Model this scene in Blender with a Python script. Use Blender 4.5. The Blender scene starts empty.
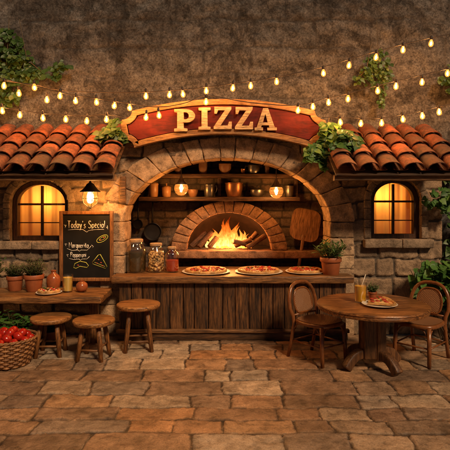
import bpy, math, random
import numpy as np
from mathutils import Vector, Matrix, noise as mnoise
random.seed(7)
R = math.radians
PI = math.pi
sc = bpy.context.scene
COL = sc.collection
EYE, F = 1.8, 480.0
def X(u, d): return (u-225)*d/F
def Z(v, d): return EYE-(v-200)*d/F

# ------------------------------------------------------------------ nodes / materials
class NT:
    def __init__(s, name):
        s.m = bpy.data.materials.new(name); s.m.use_nodes = True
        s.t = s.m.node_tree; s.n = s.t.nodes; s.l = s.t.links
        s.n.clear(); s.out = s.n.new('ShaderNodeOutputMaterial')
    def node(s, t, **k):
        nd = s.n.new(t)
        for a, b in k.items():
            if a.startswith('i_'):
                key = a[2:]; key = int(key) if key.isdigit() else key.replace('_', ' ')
                s.set(nd.inputs[key], b)
            else: setattr(nd, a, b)
        return nd
    def set(s, sock, v):
        if isinstance(v, bpy.types.NodeSocket): s.l.new(v, sock)
        else:
            if sock.type == 'RGBA' and len(v) == 3: v = (*v, 1)
            sock.default_value = v
    def coord(s, kind='Object', scale=(1,1,1), rot=(0,0,0)):
        tc = s.node('ShaderNodeTexCoord')
        mp = s.node('ShaderNodeMapping'); s.l.new(tc.outputs[kind], mp.inputs[0])
        mp.inputs['Scale'].default_value = scale; mp.inputs['Rotation'].default_value = rot
        return mp.outputs[0]
    def noise(s, vec, scale, detail=4, rough=.6, dist=0):
        nd = s.node('ShaderNodeTexNoise'); s.l.new(vec, nd.inputs['Vector'])
        nd.inputs['Scale'].default_value = scale; nd.inputs['Detail'].default_value = detail
        nd.inputs['Roughness'].default_value = rough; nd.inputs['Distortion'].default_value = dist
        return nd.outputs[0]
    def ramp(s, fac, pts, interp='LINEAR'):
        r = s.node('ShaderNodeValToRGB'); s.l.new(fac, r.inputs[0]); cr = r.color_ramp
        cr.interpolation = interp
        while len(cr.elements) < len(pts): cr.elements.new(.5)
        for e, (p, c) in zip(cr.elements, pts):
            e.position = p
            if not hasattr(c, '__len__'): c = (c, c, c)
            e.color = (*c, 1)
        return r.outputs[0]
    def mix(s, fac, a, b, mode='MIX'):
        n = s.node('ShaderNodeMix', data_type='RGBA', blend_type=mode)
        s.set(n.inputs[0], fac); s.set(n.inputs[6], a); s.set(n.inputs[7], b)
        return n.outputs[2]
    def math(s, op, a, b=0.0):
        n = s.node('ShaderNodeMath', operation=op); s.set(n.inputs[0], a); s.set(n.inputs[1], b)
        return n.outputs[0]
    def bump(s, h, strength=.3, dist=.02, normal=None):
        n = s.node('ShaderNodeBump'); s.l.new(h, n.inputs['Height'])
        n.inputs['Strength'].default_value = strength; n.inputs['Distance'].default_value = dist
        if normal is not None: s.l.new(normal, n.inputs['Normal'])
        return n.outputs[0]
    def island(s):
        return s.node('ShaderNodeNewGeometry').outputs['Random Per Island']
    def objrand(s):
        return s.node('ShaderNodeObjectInfo').outputs['Random']
    def princ(s, color, rough=.6, normal=None, metal=0, spec=.5, **k):
        p = s.node('ShaderNodeBsdfPrincipled')
        s.set(p.inputs['Base Color'], color); s.set(p.inputs['Roughness'], rough)
        s.set(p.inputs['Metallic'], metal); s.set(p.inputs['Specular IOR Level'], spec)
        if normal is not None: s.l.new(normal, p.inputs['Normal'])
        for a, b in k.items(): s.set(p.inputs[a.replace('_', ' ')], b)
        s.l.new(p.outputs[0], s.out.inputs[0]); return p

def c3(*c): return c
def hsvish(c, f): return tuple(min(1, x*f) for x in c)

def wood(name, dark, light, axis='x', scale=1.0, rough=.5, island=True, bump=.35):
    t = NT(name)
    st = {'x': (1.2, 14, 14), 'y': (14, 1.2, 14), 'z': (14, 14, 1.2)}[axis]
    geo = t.coord('Object')
    vec = geo
    if island:
        cx = t.node('ShaderNodeCombineXYZ'); r = t.island()
        s1 = t.math('MULTIPLY', r, 37.0); s2 = t.math('MULTIPLY', r, 91.0)
        for i, q in enumerate((s1, s2, s1)): t.l.new(q, cx.inputs[i])
        va = t.node('ShaderNodeVectorMath', operation='ADD'); t.l.new(geo, va.inputs[0]); t.l.new(cx.outputs[0], va.inputs[1]); vec = va.outputs[0]
    mp = t.node('ShaderNodeMapping'); t.l.new(vec, mp.inputs[0]); mp.inputs['Scale'].default_value = tuple(q*scale for q in st)
    g = t.noise(mp.outputs[0], 2.2, 7, .68, .6)
    fine = t.noise(mp.outputs[0], 9, 3, .7)
    blot = t.noise(vec, 2.5*scale, 3, .6)
    col = t.ramp(g, [(.38, dark), (.5, tuple((a+b)/2 for a, b in zip(dark, light))), (.62, light)])
    col = t.mix(t.math('MULTIPLY', blot, .9), col, hsvish(dark, .55), 'MIX') if False else t.mix(.55, col, t.ramp(blot, [(.3, .25), (.7, 1.0)]), 'MULTIPLY')
    if island:
        col = t.mix(.6, col, t.ramp(t.island(), [(0, .4), (1, 1.3)]), 'MULTIPLY')
    streak = t.noise(mp.outputs[0], 5.5, 6, .75, .3)
    col = t.mix(.75, col, t.ramp(streak, [(.40, .2), (.48, .9), (.58, 1.3)]), 'MULTIPLY')
    hgt = t.math('ADD', t.math('MULTIPLY', g, .6), t.math('MULTIPLY', fine, .5))
    rr = t.ramp(g, [(.2, rough+.2), (.8, rough-.08)])
    t.princ(col, rr, t.bump(hgt, bump, .012), spec=.4)
    return t.m

def stone_attr(name, cols, mortar, rough=.85, bump=.9, nscale=9, pit=0.5):
    """stone wall/floor built from geometry; per-stone value in attribute 'stone', joint in 'joint'"""
    t = NT(name)
    a = t.node('ShaderNodeAttribute', attribute_name='stone').outputs['Fac']
    j = t.node('ShaderNodeAttribute', attribute_name='joint').outputs['Fac']
    v = t.coord('Object')
    n1 = t.noise(v, nscale, 9, .72, .3); n2 = t.noise(v, nscale*.3, 4, .6); n3 = t.noise(v, nscale*5, 3, .7)
    n = len(cols)
    base = t.ramp(a, [(i/max(1, n-1), c) for i, c in enumerate(cols)])
    base = t.mix(.75, base, t.ramp(n1, [(.35, .3), (.48, .92), (.64, 1.45)]), 'MULTIPLY')
    base = t.mix(.6, base, t.ramp(n2, [(.3, .5), (.7, 1.3)]), 'MULTIPLY')
    base = t.mix(.4*pit*2, base, t.ramp(n3, [(.33, .35), (.48, 1.0)]), 'MULTIPLY')
    n4 = t.noise(v, nscale*14, 4, .75); base = t.mix(.55, base, t.ramp(n4, [(.36, .35), (.5, 1.0), (.68, 1.35)]), 'MULTIPLY')
    col = t.mix(j, base, t.mix(.5, mortar, t.ramp(n1, [(.3, .4), (.7, 1.2)]), 'MULTIPLY'))
    h = t.math('ADD', t.math('MULTIPLY', n1, .6), t.math('MULTIPLY', n3, .4))
    t.princ(col, rough, t.bump(h, bump, .02), spec=.3)
    return t.m

def stone_island(name, cols, rough=.85, bump=.9, nscale=9):
    t = NT(name)
    v = t.coord('Object'); r = t.island()
    n1 = t.noise(v, nscale, 6, .7); n3 = t.noise(v, nscale*5, 3, .7); n2 = t.noise(v, nscale*.35, 3, .6)
    n = len(cols)
    base = t.ramp(r, [(i/max(1, n-1), c) for i, c in enumerate(cols)])
    base = t.mix(.75, base, t.ramp(n1, [(.35, .3), (.48, .92), (.64, 1.45)]), 'MULTIPLY')
    base = t.mix(.5, base, t.ramp(n2, [(.3, .55), (.7, 1.25)]), 'MULTIPLY')
    base = t.mix(.45, base, t.ramp(n3, [(.33, .35), (.48, 1.0)]), 'MULTIPLY')
    n4 = t.noise(v, nscale*14, 4, .75); base = t.mix(.55, base, t.ramp(n4, [(.36, .35), (.5, 1.0), (.68, 1.35)]), 'MULTIPLY')
    h = t.math('ADD', t.math('MULTIPLY', n1, .6), t.math('MULTIPLY', n3, .4))
    t.princ(base, rough, t.bump(h, bump, .02), spec=.3)
    return t.m

def plain(name, col, rough=.5, metal=0, nscale=12, var=.35, bump=.1, island=False, spec=.5, stain=None, **k):
    t = NT(name); v = t.coord('Object'); n = t.noise(v, nscale, 5, .65)
    c = t.mix(1.0, col, t.ramp(n, [(.25, 1-var), (.75, 1+var*.6)]), 'MULTIPLY')
    if island: c = t.mix(1.0, c, t.ramp(t.island(), [(0, .4), (.5, .85), (1, 1.3)]), 'MULTIPLY')
    if stain:
        s1 = t.noise(v, 3.1, 7, .75, .6); s2 = t.noise(v, 26, 5, .75)
        c = t.mix(t.ramp(s1, [(.46, 0), (.60, .8)]), c, stain); c = t.mix(.7, c, t.ramp(s2, [(.38, .35), (.5, 1.0), (.62, 1.35)]), 'MULTIPLY')
    t.princ(c, rough, t.bump(n, bump, .01), metal, spec, **k); return t.m

def leafmat(name, a, b, yellow=None):
    t = NT(name); r = t.island()
    pts = [(0, a), (.75, b)]
    if yellow: pts.append((1, yellow))
    col = t.ramp(r, pts)
    v = t.coord('Object'); n = t.noise(v, 40, 2); col = t.mix(.4, col, t.ramp(n, [(.3, .6), (.7, 1.2)]), 'MULTIPLY')
    p = t.princ(col, .45, spec=.4)
    tr = t.node('ShaderNodeBsdfTranslucent'); t.l.new(col, tr.inputs[0])
    ms = t.node('ShaderNodeMixShader'); ms.inputs[0].default_value = .3
    t.l.new(p.outputs[0], ms.inputs[1]); t.l.new(tr.outputs[0], ms.inputs[2]); t.l.new(ms.outputs[0], t.out.inputs[0])
    return t.m

def glassy(name, tint, gloss=.12, rough=.03, emit=None, es=0):
    t = NT(name)
    tr = t.node('ShaderNodeBsdfTransparent'); tr.inputs[0].default_value = (*tint, 1)
    gl = t.node('ShaderNodeBsdfGlossy'); gl.inputs['Roughness'].default_value = rough
    lw = t.node('ShaderNodeLayerWeight'); lw.inputs[0].default_value = .35
    f = t.math('ADD', t.math('MULTIPLY', lw.outputs['Facing'], .45), gloss)
    ms = t.node('ShaderNodeMixShader'); t.l.new(f, ms.inputs[0]); t.l.new(tr.outputs[0], ms.inputs[1]); t.l.new(gl.outputs[0], ms.inputs[2])
    last = ms.outputs[0]
    if emit:
        em = t.node('ShaderNodeEmission'); em.inputs[0].default_value = (*emit, 1); em.inputs[1].default_value = es
        ad = t.node('ShaderNodeAddShader'); t.l.new(last, ad.inputs[0]); t.l.new(em.outputs[0], ad.inputs[1]); last = ad.outputs[0]
    t.l.new(last, t.out.inputs[0]); return t.m

def emis(name, col, s):
    t = NT(name); em = t.node('ShaderNodeEmission'); em.inputs[0].default_value = (*col, 1); em.inputs[1].default_value = s
    t.l.new(em.outputs[0], t.out.inputs[0]); return t.m

# ------------------------------------------------------------------ objects
def tagged(o, label=None, cat=None, group=None, kind=None):
    if label: o['label'] = label
    if cat: o['category'] = cat
    if group: o['group'] = group
    if kind: o['kind'] = kind
    return o
def thing(name, label, cat, loc=(0, 0, 0), rz=0, group=None):
    o = bpy.data.objects.new(name, None); COL.objects.link(o)
    o.location = loc; o.rotation_euler = (0, 0, rz); o.empty_display_size = .1
    return tagged(o, label, cat, group)
def copy_tree(o, parent=None):
    c = o.copy(); COL.objects.link(c)
    if parent is not None: c.parent = parent
    for ch in list(o.children): copy_tree(ch, c)
    return c

class MB:
    def __init__(s): s.v = []; s.f = []
    def add(s, vs, fs):
        b = len(s.v); s.v += [tuple(p) for p in vs]; s.f += [tuple(b+i for i in f) for f in fs]
    def box(s, c, d, rot=None):
        x, y, z = (q/2 for q in d); M = rot or Matrix.Identity(3); c = Vector(c)
        vs = [c+M@Vector(p) for p in ((-x,-y,-z),(x,-y,-z),(x,y,-z),(-x,y,-z),(-x,-y,z),(x,-y,z),(x,y,z),(-x,y,z))]
        s.add(vs, [(0,3,2,1),(4,5,6,7),(0,1,5,4),(1,2,6,5),(2,3,7,6),(3,0,4,7)])
    def lathe(s, prof, seg=24, c=(0, 0, 0), jig=0, cap=True):
        cx, cy, cz = c; n = len(prof); vs = []
        for r, z in prof:
            for k in range(seg):
                a = 2*PI*k/seg; rr = r*(1+jig*mnoise.noise(Vector((math.cos(a)*1.5+cx*7, math.sin(a)*1.5, z*5+cy*3)))) if jig else r
                vs.append((cx+rr*math.cos(a), cy+rr*math.sin(a), cz+z))
        fs = [(i*seg+k, i*seg+(k+1) % seg, (i+1)*seg+(k+1) % seg, (i+1)*seg+k) for i in range(n-1) for k in range(seg)]
        if cap:
            if prof[0][0] > 1e-5: fs.append(tuple(range(seg))[::-1])
            if prof[-1][0] > 1e-5: fs.append(tuple((n-1)*seg+k for k in range(seg)))
        s.add(vs, fs)
    def tube(s, pts, r, seg=8, cap=True, closed=False):
        pts = [Vector(p) for p in pts]; n = len(pts)
        rs = r if hasattr(r, '__len__') else [r]*n
        vs = []; up = None
        for i, p in enumerate(pts):
            if closed: t = pts[(i+1) % n]-pts[i-1]
            else: t = (pts[min(i+1, n-1)]-pts[max(i-1, 0)])
            t = t.normalized() if t.length > 1e-9 else Vector((0, 0, 1))
            if up is None:
                up = Vector((0, 0, 1)) if abs(t.z) < .9 else Vector((0, 1, 0))
            a = t.cross(up)
            if a.length < 1e-5: a = t.cross(Vector((1, 0, 0)))
            a.normalize(); b = a.cross(t).normalized(); up = b
            for k in range(seg):
                q = 2*PI*k/seg; vs.append(p+(a*math.cos(q)+b*math.sin(q))*rs[i])
        m = n if closed else n-1
        fs = [(i*seg+k, i*seg+(k+1) % seg, ((i+1) % n)*seg+(k+1) % seg, ((i+1) % n)*seg+k) for i in range(m) for k in range(seg)]
        if cap and not closed: fs += [tuple(range(seg))[::-1], tuple((n-1)*seg+k for k in range(seg))]
        s.add(vs, fs)
    def ball(s, c, r, seg=12, rings=8, jig=0, seed=0):
        rx, ry, rz = r if hasattr(r, '__len__') else (r, r, r); c = Vector(c)
        vs = [c+Vector((0, 0, -rz))]
        for i in range(1, rings):
            p = -PI/2+PI*i/rings
            for k in range(seg):
                a = 2*PI*k/seg; d = Vector((math.cos(p)*math.cos(a), math.cos(p)*math.sin(a), math.sin(p)))
                q = 1+jig*mnoise.noise(d*1.7+Vector((seed, seed*.7, 0))) if jig else 1
                vs.append(c+Vector((d.x*rx*q, d.y*ry*q, d.z*rz*q)))
        vs.append(c+Vector((0, 0, rz))); L = len(vs)-1
        fs = [(0, 1+(k+1) % seg, 1+k) for k in range(seg)]
        fs += [(1+i*seg+k, 1+i*seg+(k+1) % seg, 1+(i+1)*seg+(k+1) % seg, 1+(i+1)*seg+k) for i in range(rings-2) for k in range(seg)]
        fs += [(L, 1+(rings-2)*seg+k, 1+(rings-2)*seg+(k+1) % seg) for k in range(seg)]
        s.add(vs, fs)
    def warp(s, dims, r, fn, n=(6, 2, 4), amp=.004, freq=6, seed=0):
        """rounded box in local metric coords -> fn(Vector)->world, with chipped noisy surface"""
        h = [d/2 for d in dims]; ax = []
        for k in range(3):
            rr = min(r, h[k]*.95); inner = [(-h[k]+rr)+(2*(h[k]-rr))*i/n[k] for i in range(n[k]+1)]
            ax.append([-h[k], -h[k]+rr*.35]+inner+[h[k]-rr*.35, h[k]])
        idx = {}; vs = []; fs = []; N = [len(a)-1 for a in ax]
        def vid(i, j, k):
            if (i, j, k) in idx: return idx[(i, j, k)]
            p = Vector((ax[0][i], ax[1][j], ax[2][k]))
            q = Vector(tuple(max(-(h[m]-min(r, h[m]*.95)), min(h[m]-min(r, h[m]*.95), p[m])) for m in range(3)))
            d = p-q
            if d.length > 1e-9: p = q+d.normalized()*min(r, d.length)
            w = Vector(fn(p))
            if amp: w += mnoise.noise_vector((w+Vector((seed, seed*.3, 0)))*freq)*amp + mnoise.noise_vector((w+Vector((seed, 0, 0)))*freq*4)*amp*.35
            idx[(i, j, k)] = len(vs); vs.append(w); return idx[(i, j, k)]
        for i in range(N[0]):
            for j in range(N[1]):
                fs.append((vid(i,j,0), vid(i,j+1,0), vid(i+1,j+1,0), vid(i+1,j,0)))
                fs.append((vid(i,j,N[2]), vid(i+1,j,N[2]), vid(i+1,j+1,N[2]), vid(i,j+1,N[2])))
        for i in range(N[0]):
            for k in range(N[2]):
                fs.append((vid(i,0,k), vid(i+1,0,k), vid(i+1,0,k+1), vid(i,0,k+1)))
                fs.append((vid(i,N[1],k), vid(i,N[1],k+1), vid(i+1,N[1],k+1), vid(i+1,N[1],k)))
        for j in range(N[1]):
            for k in range(N[2]):
                fs.append((vid(0,j,k), vid(0,j,k+1), vid(0,j+1,k+1), vid(0,j+1,k)))
                fs.append((vid(N[0],j,k), vid(N[0],j+1,k), vid(N[0],j+1,k+1), vid(N[0],j,k+1)))
        s.add(vs, fs)
    def plank(s, c, d, r=.006, amp=.003, n=(8, 2, 2), seed=0, rot=None):
        c = Vector(c); M = rot or Matrix.Identity(3)
        s.warp(d, r, lambda p: c+M@p, n, amp, 5, seed)
    def leaf(s, p, dirv, nrm, L, W, fold=.25, heart=False):
        d = Vector(dirv).normalized(); n = Vector(nrm); n = (n-d*n.dot(d))
        n = n.normalized() if n.length > 1e-4 else Vector((0, 0, 1)); a = d.cross(n); p = Vector(p)
        if heart:
            half = [(-.12, .22), (.05, .45), (.3, .5), (.6, .33), (.85, .12)]
            mid = [(.0, 0), (.15, 0), (.35, 0), (.6, 0), (.85, 0), (1.05, 0)]
        else:
            half = [(.22, .32), (.5, .46), (.78, .26)]
            mid = [(0, 0), (.25, 0), (.5, 0), (.78, 0), (1.0, 0)]
        def P(t, w, sg): return p+d*(L*t)+a*(W*w*sg)+n*(fold*W*abs(w)-.25*L*t*t*fold*2)
        vs = [P(t, 0, 1) for t, _ in mid]; m = len(vs)
        for sg in (1, -1): vs += [P(t, w, sg) for t, w in half]
        k = len(half); fs = []
        for q, off in ((0, m), (1, m+k)):
            loop = [off+i for i in range(k)]
            for i in range(k-1): fs.append((i+1, i+2, loop[i+1], loop[i]) if q == 0 else (i+2, i+1, loop[i], loop[i+1]))
            fs.append((0, 1, loop[0]) if q == 0 else (1, 0, loop[0]))
            fs.append((m-2, m-1, loop[-1]) if q == 0 else (m-1, m-2, loop[-1]))
        s.add(vs, fs)
    def build(s, name, mat, parent=None, smooth=True, bevel=0, sharp=None, loc=None):
        me = bpy.data.meshes.new(name); me.from_pydata(s.v, [], s.f); me.update()
        me.materials.append(mat)
        if smooth: me.polygons.foreach_set('use_smooth', [True]*len(me.polygons))
        if smooth and sharp: me.set_sharp_from_angle(angle=R(sharp))
        o = bpy.data.objects.new(name, me); COL.objects.link(o)
        if parent is not None: o.parent = parent
        if loc: o.location = loc
        if bevel:
            b = o.modifiers.new('bevel', 'BEVEL'); b.width = bevel; b.segments = 2; b.limit_method = 'ANGLE'; b.angle_limit = R(40)
        return o

def outline(name, loops, depth, mat, parent=None, bevel=.003, rot=(PI/2, 0, 0), loc=(0, 0, 0)):
    """flat outline with holes -> solid (curve fill), local XY plane turned upright"""
    cu = bpy.data.curves.new(name, 'CURVE'); cu.dimensions = '2D'; cu.fill_mode = 'BOTH'
    cu.extrude = depth/2; cu.bevel_depth = bevel; cu.bevel_resolution = 1
    for lp in loops:
        sp = cu.splines.new('POLY'); sp.points.add(len(lp)-1)
        for q, (x, y) in zip(sp.points, lp): q.co = (x, y, 0, 1)
        sp.use_cyclic_u = True
    tmp = bpy.data.objects.new(name+'_tmp', cu); COL.objects.link(tmp)
    dg = bpy.context.evaluated_depsgraph_get()
    me = bpy.data.meshes.new_from_object(tmp.evaluated_get(dg)); bpy.data.objects.remove(tmp); bpy.data.curves.remove(cu)
    me.transform(Matrix.Translation(loc)@Matrix.Rotation(rot[0], 4, 'X'))
    me.name = name; me.materials.clear(); me.materials.append(mat)
    o = bpy.data.objects.new(name, me); COL.objects.link(o)
    if parent is not None: o.parent = parent
    return o

# ------------------------------------------------------------------ numpy noise + stone fields
def vnoise(x, y, seed=0):
    xi = np.floor(x).astype(np.int64); yi = np.floor(y).astype(np.int64); xf = x-xi; yf = y-yi
    def h(a, b):
        n = (a*374761393+b*668265263+seed*1442695) & 0x7fffffff
        n = ((n ^ (n >> 13))*1274126177) & 0x7fffffff
        return ((n ^ (n >> 16)) & 0xffff)/65535.0
    u = xf*xf*(3-2*xf); v = yf*yf*(3-2*yf)
    return (h(xi, yi)*(1-u)+h(xi+1, yi)*u)*(1-v)+(h(xi, yi+1)*(1-u)+h(xi+1, yi+1)*u)*v-.5
def fbm(x, y, f, seed=0, o=4):
    r = 0; a = 1
    for i in range(o): r = r+a*vnoise(x*f, y*f, seed+i); f *= 2.1; a *= .5
    return r
def stones(x0, x1, y0, y1, res, rh, cw, mort, depth, warp, seed, rnd=.03, merge=0):
    rs = np.random.RandomState(seed)
    nx = int((x1-x0)/res)+1; ny = int((y1-y0)/res)+1
    gx, gy = np.meshgrid(np.linspace(x0, x1, nx), np.linspace(y0, y1, ny))
    wx = gx+fbm(gx, gy, 3.2, seed+1, 3)*warp; wy = gy+fbm(gx, gy, 3.2, seed+5, 3)*warp
    rows = [y0-.2]
    while rows[-1] < y1+.4: rows.append(rows[-1]+rs.uniform(*rh))
    rows = np.array(rows); ri = np.clip(np.searchsorted(rows, wy)-1, 0, len(rows)-2)
    dist = np.zeros_like(wx); sid = np.zeros_like(wx); off = np.zeros_like(wx)
    for r in range(len(rows)-1):
        m = ri == r
        if not m.any(): 
            rs.rand(3); continue
        cs = [x0-.3-rs.uniform(0, cw[0])]
        while cs[-1] < x1+.8: cs.append(cs[-1]+rs.uniform(*cw))
        cs = np.array(cs); a = wx[m]; b = wy[m]
        ci = np.clip(np.searchsorted(cs, a)-1, 0, len(cs)-2)
        dx = np.minimum(a-cs[ci], cs[ci+1]-a); dy = np.minimum(b-rows[r], rows[r+1]-b)
        ex = np.maximum(rnd-dx, 0); ey = np.maximum(rnd-dy, 0)
        dd = np.where((dx < rnd) & (dy < rnd), rnd-np.sqrt(ex**2+ey**2), np.minimum(dx, dy))
        dist[m] = dd; ids = rs.rand(len(cs)); sid[m] = ids[ci]; off[m] = (rs.rand(len(cs))-.5)[ci]
    dist = dist+fbm(gx, gy, 9, seed+31, 2)*.012+fbm(gx, gy, 26, seed+33, 2)*.009
    t = np.clip((dist-mort*.5)/(mort*.75), 0, 1); t = t*t*(3-2*t)
    hgt = t*(depth+off*depth*.6+fbm(gx, gy, 5, seed+9, 4)*depth*.55)+fbm(gx, gy, 16, seed+11, 3)*.007
    return gx, gy, hgt, sid, 1-t
def field_obj(name, gx, gy, hgt, sid, joint, fn, mat, parent=None, hole=None, step=1):
    ny, nx = gx.shape
    co = fn(gx, gy, hgt).reshape(-1, 3)
    i = np.arange((ny-1)*(nx-1)); r = i//(nx-1); c = i % (nx-1); a = r*nx+c
    quads = np.stack([a, a+1, a+nx+1, a+nx], 1)
    if hole is not None:
        cx = (gx[:-1, :-1]+gx[1:, 1:]).ravel()/2; cy = (gy[:-1, :-1]+gy[1:, 1:]).ravel()/2
        quads = quads[~hole(cx, cy)]
    me = bpy.data.meshes.new(name); me.vertices.add(len(co)); me.vertices.foreach_set('co', co.ravel())
    me.loops.add(len(quads)*4); me.loops.foreach_set('vertex_index', quads.ravel())
    me.polygons.add(len(quads)); me.polygons.foreach_set('loop_start', np.arange(len(quads))*4)
    me.polygons.foreach_set('use_smooth', np.ones(len(quads), bool))
    me.update(calc_edges=True)
    for nm, d in (('stone', sid), ('joint', joint)):
        at = me.attributes.new(nm, 'FLOAT', 'POINT'); at.data.foreach_set('value', d.ravel().astype(np.float32))
    me.materials.append(mat); me.validate()
    o = bpy.data.objects.new(name, me); COL.objects.link(o)
    if parent is not None: o.parent = parent
    return o
# ------------------------------------------------------------------ materials
M = {}
M['wall'] = stone_attr('facade_stone', [(.24,.155,.092), (.33,.22,.135), (.19,.13,.085), (.38,.25,.15), (.27,.18,.11)], (.10,.075,.055), nscale=7)
M['brick'] = stone_attr('niche_brick', [(.13,.085,.055), (.19,.12,.075), (.10,.07,.05), (.22,.13,.075)], (.05,.038,.03), nscale=10)
M['paver'] = stone_attr('paving_stone', [(.27,.165,.10), (.42,.24,.125), (.16,.105,.07), (.55,.39,.25), (.31,.20,.125), (.45,.225,.10), (.21,.14,.095), (.40,.30,.21)], (.055,.038,.027), rough=.36, bump=.6, nscale=6)
def upper():
    t = NT('weathered_upper_wall'); v = t.coord('Object')
    a = t.node('ShaderNodeAttribute', attribute_name='stone').outputs['Fac']; j = t.node('ShaderNodeAttribute', attribute_name='joint').outputs['Fac']
    c = t.ramp(a, [(0, (.098,.092,.088)), (.5, (.138,.127,.119)), (1, (.112,.105,.10))])
    n0 = t.noise(v, 1.9, 9, .74, .7); n1 = t.noise(v, 7.5, 9, .75, .4); n2 = t.noise(v, 38, 6, .78)
    c = t.mix(t.ramp(n0, [(.47, 0), (.56, .75)]), c, (.05,.043,.039))
    c = t.mix(.9, c, t.ramp(n1, [(.37, .3), (.48, .85), (.58, 1.2), (.68, 1.7)]), 'MULTIPLY')
    c = t.mix(.8, c, t.ramp(n2, [(.40, .4), (.5, 1.0), (.6, 1.45)]), 'MULTIPLY')
    c = t.mix(t.math('MULTIPLY', j, .8), c, (.035,.03,.027))
    h = t.math('ADD', t.math('MULTIPLY', n1, .5), t.math('MULTIPLY', n2, .5))
    t.princ(c, .92, t.bump(h, 1.0, .035), spec=.2); return t.m
M['upper'] = upper()
M['arch'] = stone_island('arch_stone', [(.38,.235,.13), (.48,.31,.18), (.31,.195,.115), (.54,.36,.21)], nscale=8)
M['quoin'] = stone_island('surround_stone', [(.24,.17,.11), (.31,.215,.14), (.20,.145,.10)], nscale=8)
M['ovenbrick'] = stone_island('oven_brick', [(.34,.16,.075), (.40,.20,.095), (.27,.13,.065), (.44,.24,.12)], nscale=11)
def plaster():
    t = NT('old_plaster'); v = t.coord('Object')
    n1 = t.noise(v, 1.6, 8, .7, .4); n2 = t.noise(v, 5, 8, .75); n3 = t.noise(v, 30, 4, .7)
    c = t.ramp(n1, [(.3, (.06,.053,.048)), (.45, (.11,.097,.086)), (.6, (.165,.143,.125)), (.75, (.11,.095,.082))])
    c = t.mix(.8, c, t.ramp(n2, [(.38, .22), (.49, .9), (.66, 1.4)]), 'MULTIPLY')
    c = t.mix(.75, c, t.ramp(n3, [(.38, .4), (.55, 1.15)]), 'MULTIPLY')
    h = t.math('ADD', t.math('MULTIPLY', n2, .7), t.math('MULTIPLY', n3, .3))
    t.princ(c, .9, t.bump(h, 1.0, .04), spec=.2); return t.m
M['plaster'] = plaster()
M['mortar'] = plain('lime_mortar', (.10,.07,.048), .95, nscale=25, var=.5, bump=.6)
M['dark'] = plain('dark_brown', (.035,.026,.02), .9, nscale=5)  # even dark brown for niche sides, inner wall and counter carcass
M['chamber'] = plain('sooty_brick', (.055,.026,.016), .95, nscale=6, var=.6, bump=.5)
M['tile'] = plain('terracotta_tile', (.25,.070,.027), .68, nscale=7, var=.6, bump=.6, island=True, stain=(.055,.03,.02))
M['terra'] = plain('terracotta_pot', (.34,.095,.032), .5, nscale=9, var=.3, bump=.12)
M['glaze'] = plain('glazed_terracotta', (.33,.09,.03), .22, nscale=6, var=.45)
M['beam'] = wood('beam_wood', (.05,.022,.009), (.17,.075,.028), 'x', .8)
M['topx'] = wood('worktop_wood', (.10,.04,.013), (.48,.215,.07), 'x', 1.0, .40)
M['plankz'] = wood('plank_wood', (.028,.012,.005), (.22,.092,.03), 'z', 1.0, .5)
M['railx'] = wood('rail_wood', (.08,.036,.014), (.32,.15,.055), 'x', 1.2, .5)
M['shelf'] = wood('shelf_wood', (.07,.03,.012), (.2,.09,.035), 'x', 1.2, .5)
M['seat'] = wood('seat_wood', (.15,.055,.016), (.60,.27,.085), 'x', 1.6, .33, island=False)
M['legz'] = wood('leg_wood', (.11,.04,.012), (.42,.17,.05), 'z', 1.6, .42)
M['rail'] = wood('stretcher_wood', (.12,.048,.017), (.32,.14,.05), 'x', 1.6, .45)
M['table'] = wood('round_table_wood', (.10,.036,.011), (.42,.17,.05), 'x', 1.1, .27, island=False)
M['tableleg'] = wood('table_leg_wood', (.09,.036,.014), (.24,.105,.04), 'z', 1.2, .4)
M['rattan'] = plain('bent_rattan', (.215,.073,.021), .26, nscale=14, var=.5, bump=.1)
M['board'] = wood('peel_wood', (.26,.105,.035), (.46,.21,.075), 'z', 1.2, .45, island=False, bump=.15)
M['frame'] = wood('window_wood', (.045,.018,.008), (.11,.045,.018), 'z', 1.5, .45)
M['chalkframe'] = wood('chalkboard_frame_wood', (.22,.085,.025), (.42,.18,.06), 'z', 1.5, .4)
M['slate'] = plain('slate_board', (.010,.009,.008), .75, nscale=4, var=.7, spec=.2)
M['chalk'] = plain('white_chalk', (.75,.72,.66), .9, nscale=60, var=.3)
M['chalky'] = plain('yellow_green_chalk', (.55,.55,.10), .9, nscale=60, var=.3)
M['chalkr'] = plain('red_chalk', (.6,.10,.06), .9, nscale=60, var=.3)
def signred():
    t = NT('sign_red_paint'); v = t.coord('Object', (1, 6, 6)); n = t.noise(v, 2.5, 7, .7, .5)
    v2 = t.coord('Object'); n2 = t.noise(v2, 6, 5, .7)
    c = t.ramp(n, [(.3, (.035,.004,.003)), (.5, (.10,.008,.005)), (.7, (.15,.013,.008))])
    c = t.mix(.5, c, t.ramp(n2, [(.35, .45), (.6, 1.1)]), 'MULTIPLY')
    t.princ(c, .7, t.bump(n, .5, .01), spec=.25); return t.m
M['signred'] = signred()
M['signgold'] = wood('sign_border_wood', (.27,.12,.035), (.44,.23,.08), 'x', 1.5, .45, island=False)
M['letter'] = wood('cream_letter_paint', (.55,.35,.16), (.80,.57,.31), 'x', 1.3, .5, island=False, bump=.15)
M['iron'] = plain('black_iron', (.035,.03,.027), .45, .6, var=.3)
M['pewter'] = plain('pewter', (.22,.19,.16), .35, .9, var=.3)
M['copper'] = plain('aged_copper', (.36,.15,.06), .38, .8, var=.35)
M['claybrown'] = plain('brown_clay', (.27,.12,.05), .5, var=.3)
M['woodjar'] = plain('amber_jar', (.40,.19,.07), .35, var=.3)
M['cork'] = plain('cork', (.42,.26,.13), .8, nscale=40, var=.4)
M['glass'] = glassy('clear_glass', (.99,.98,.95))
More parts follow.
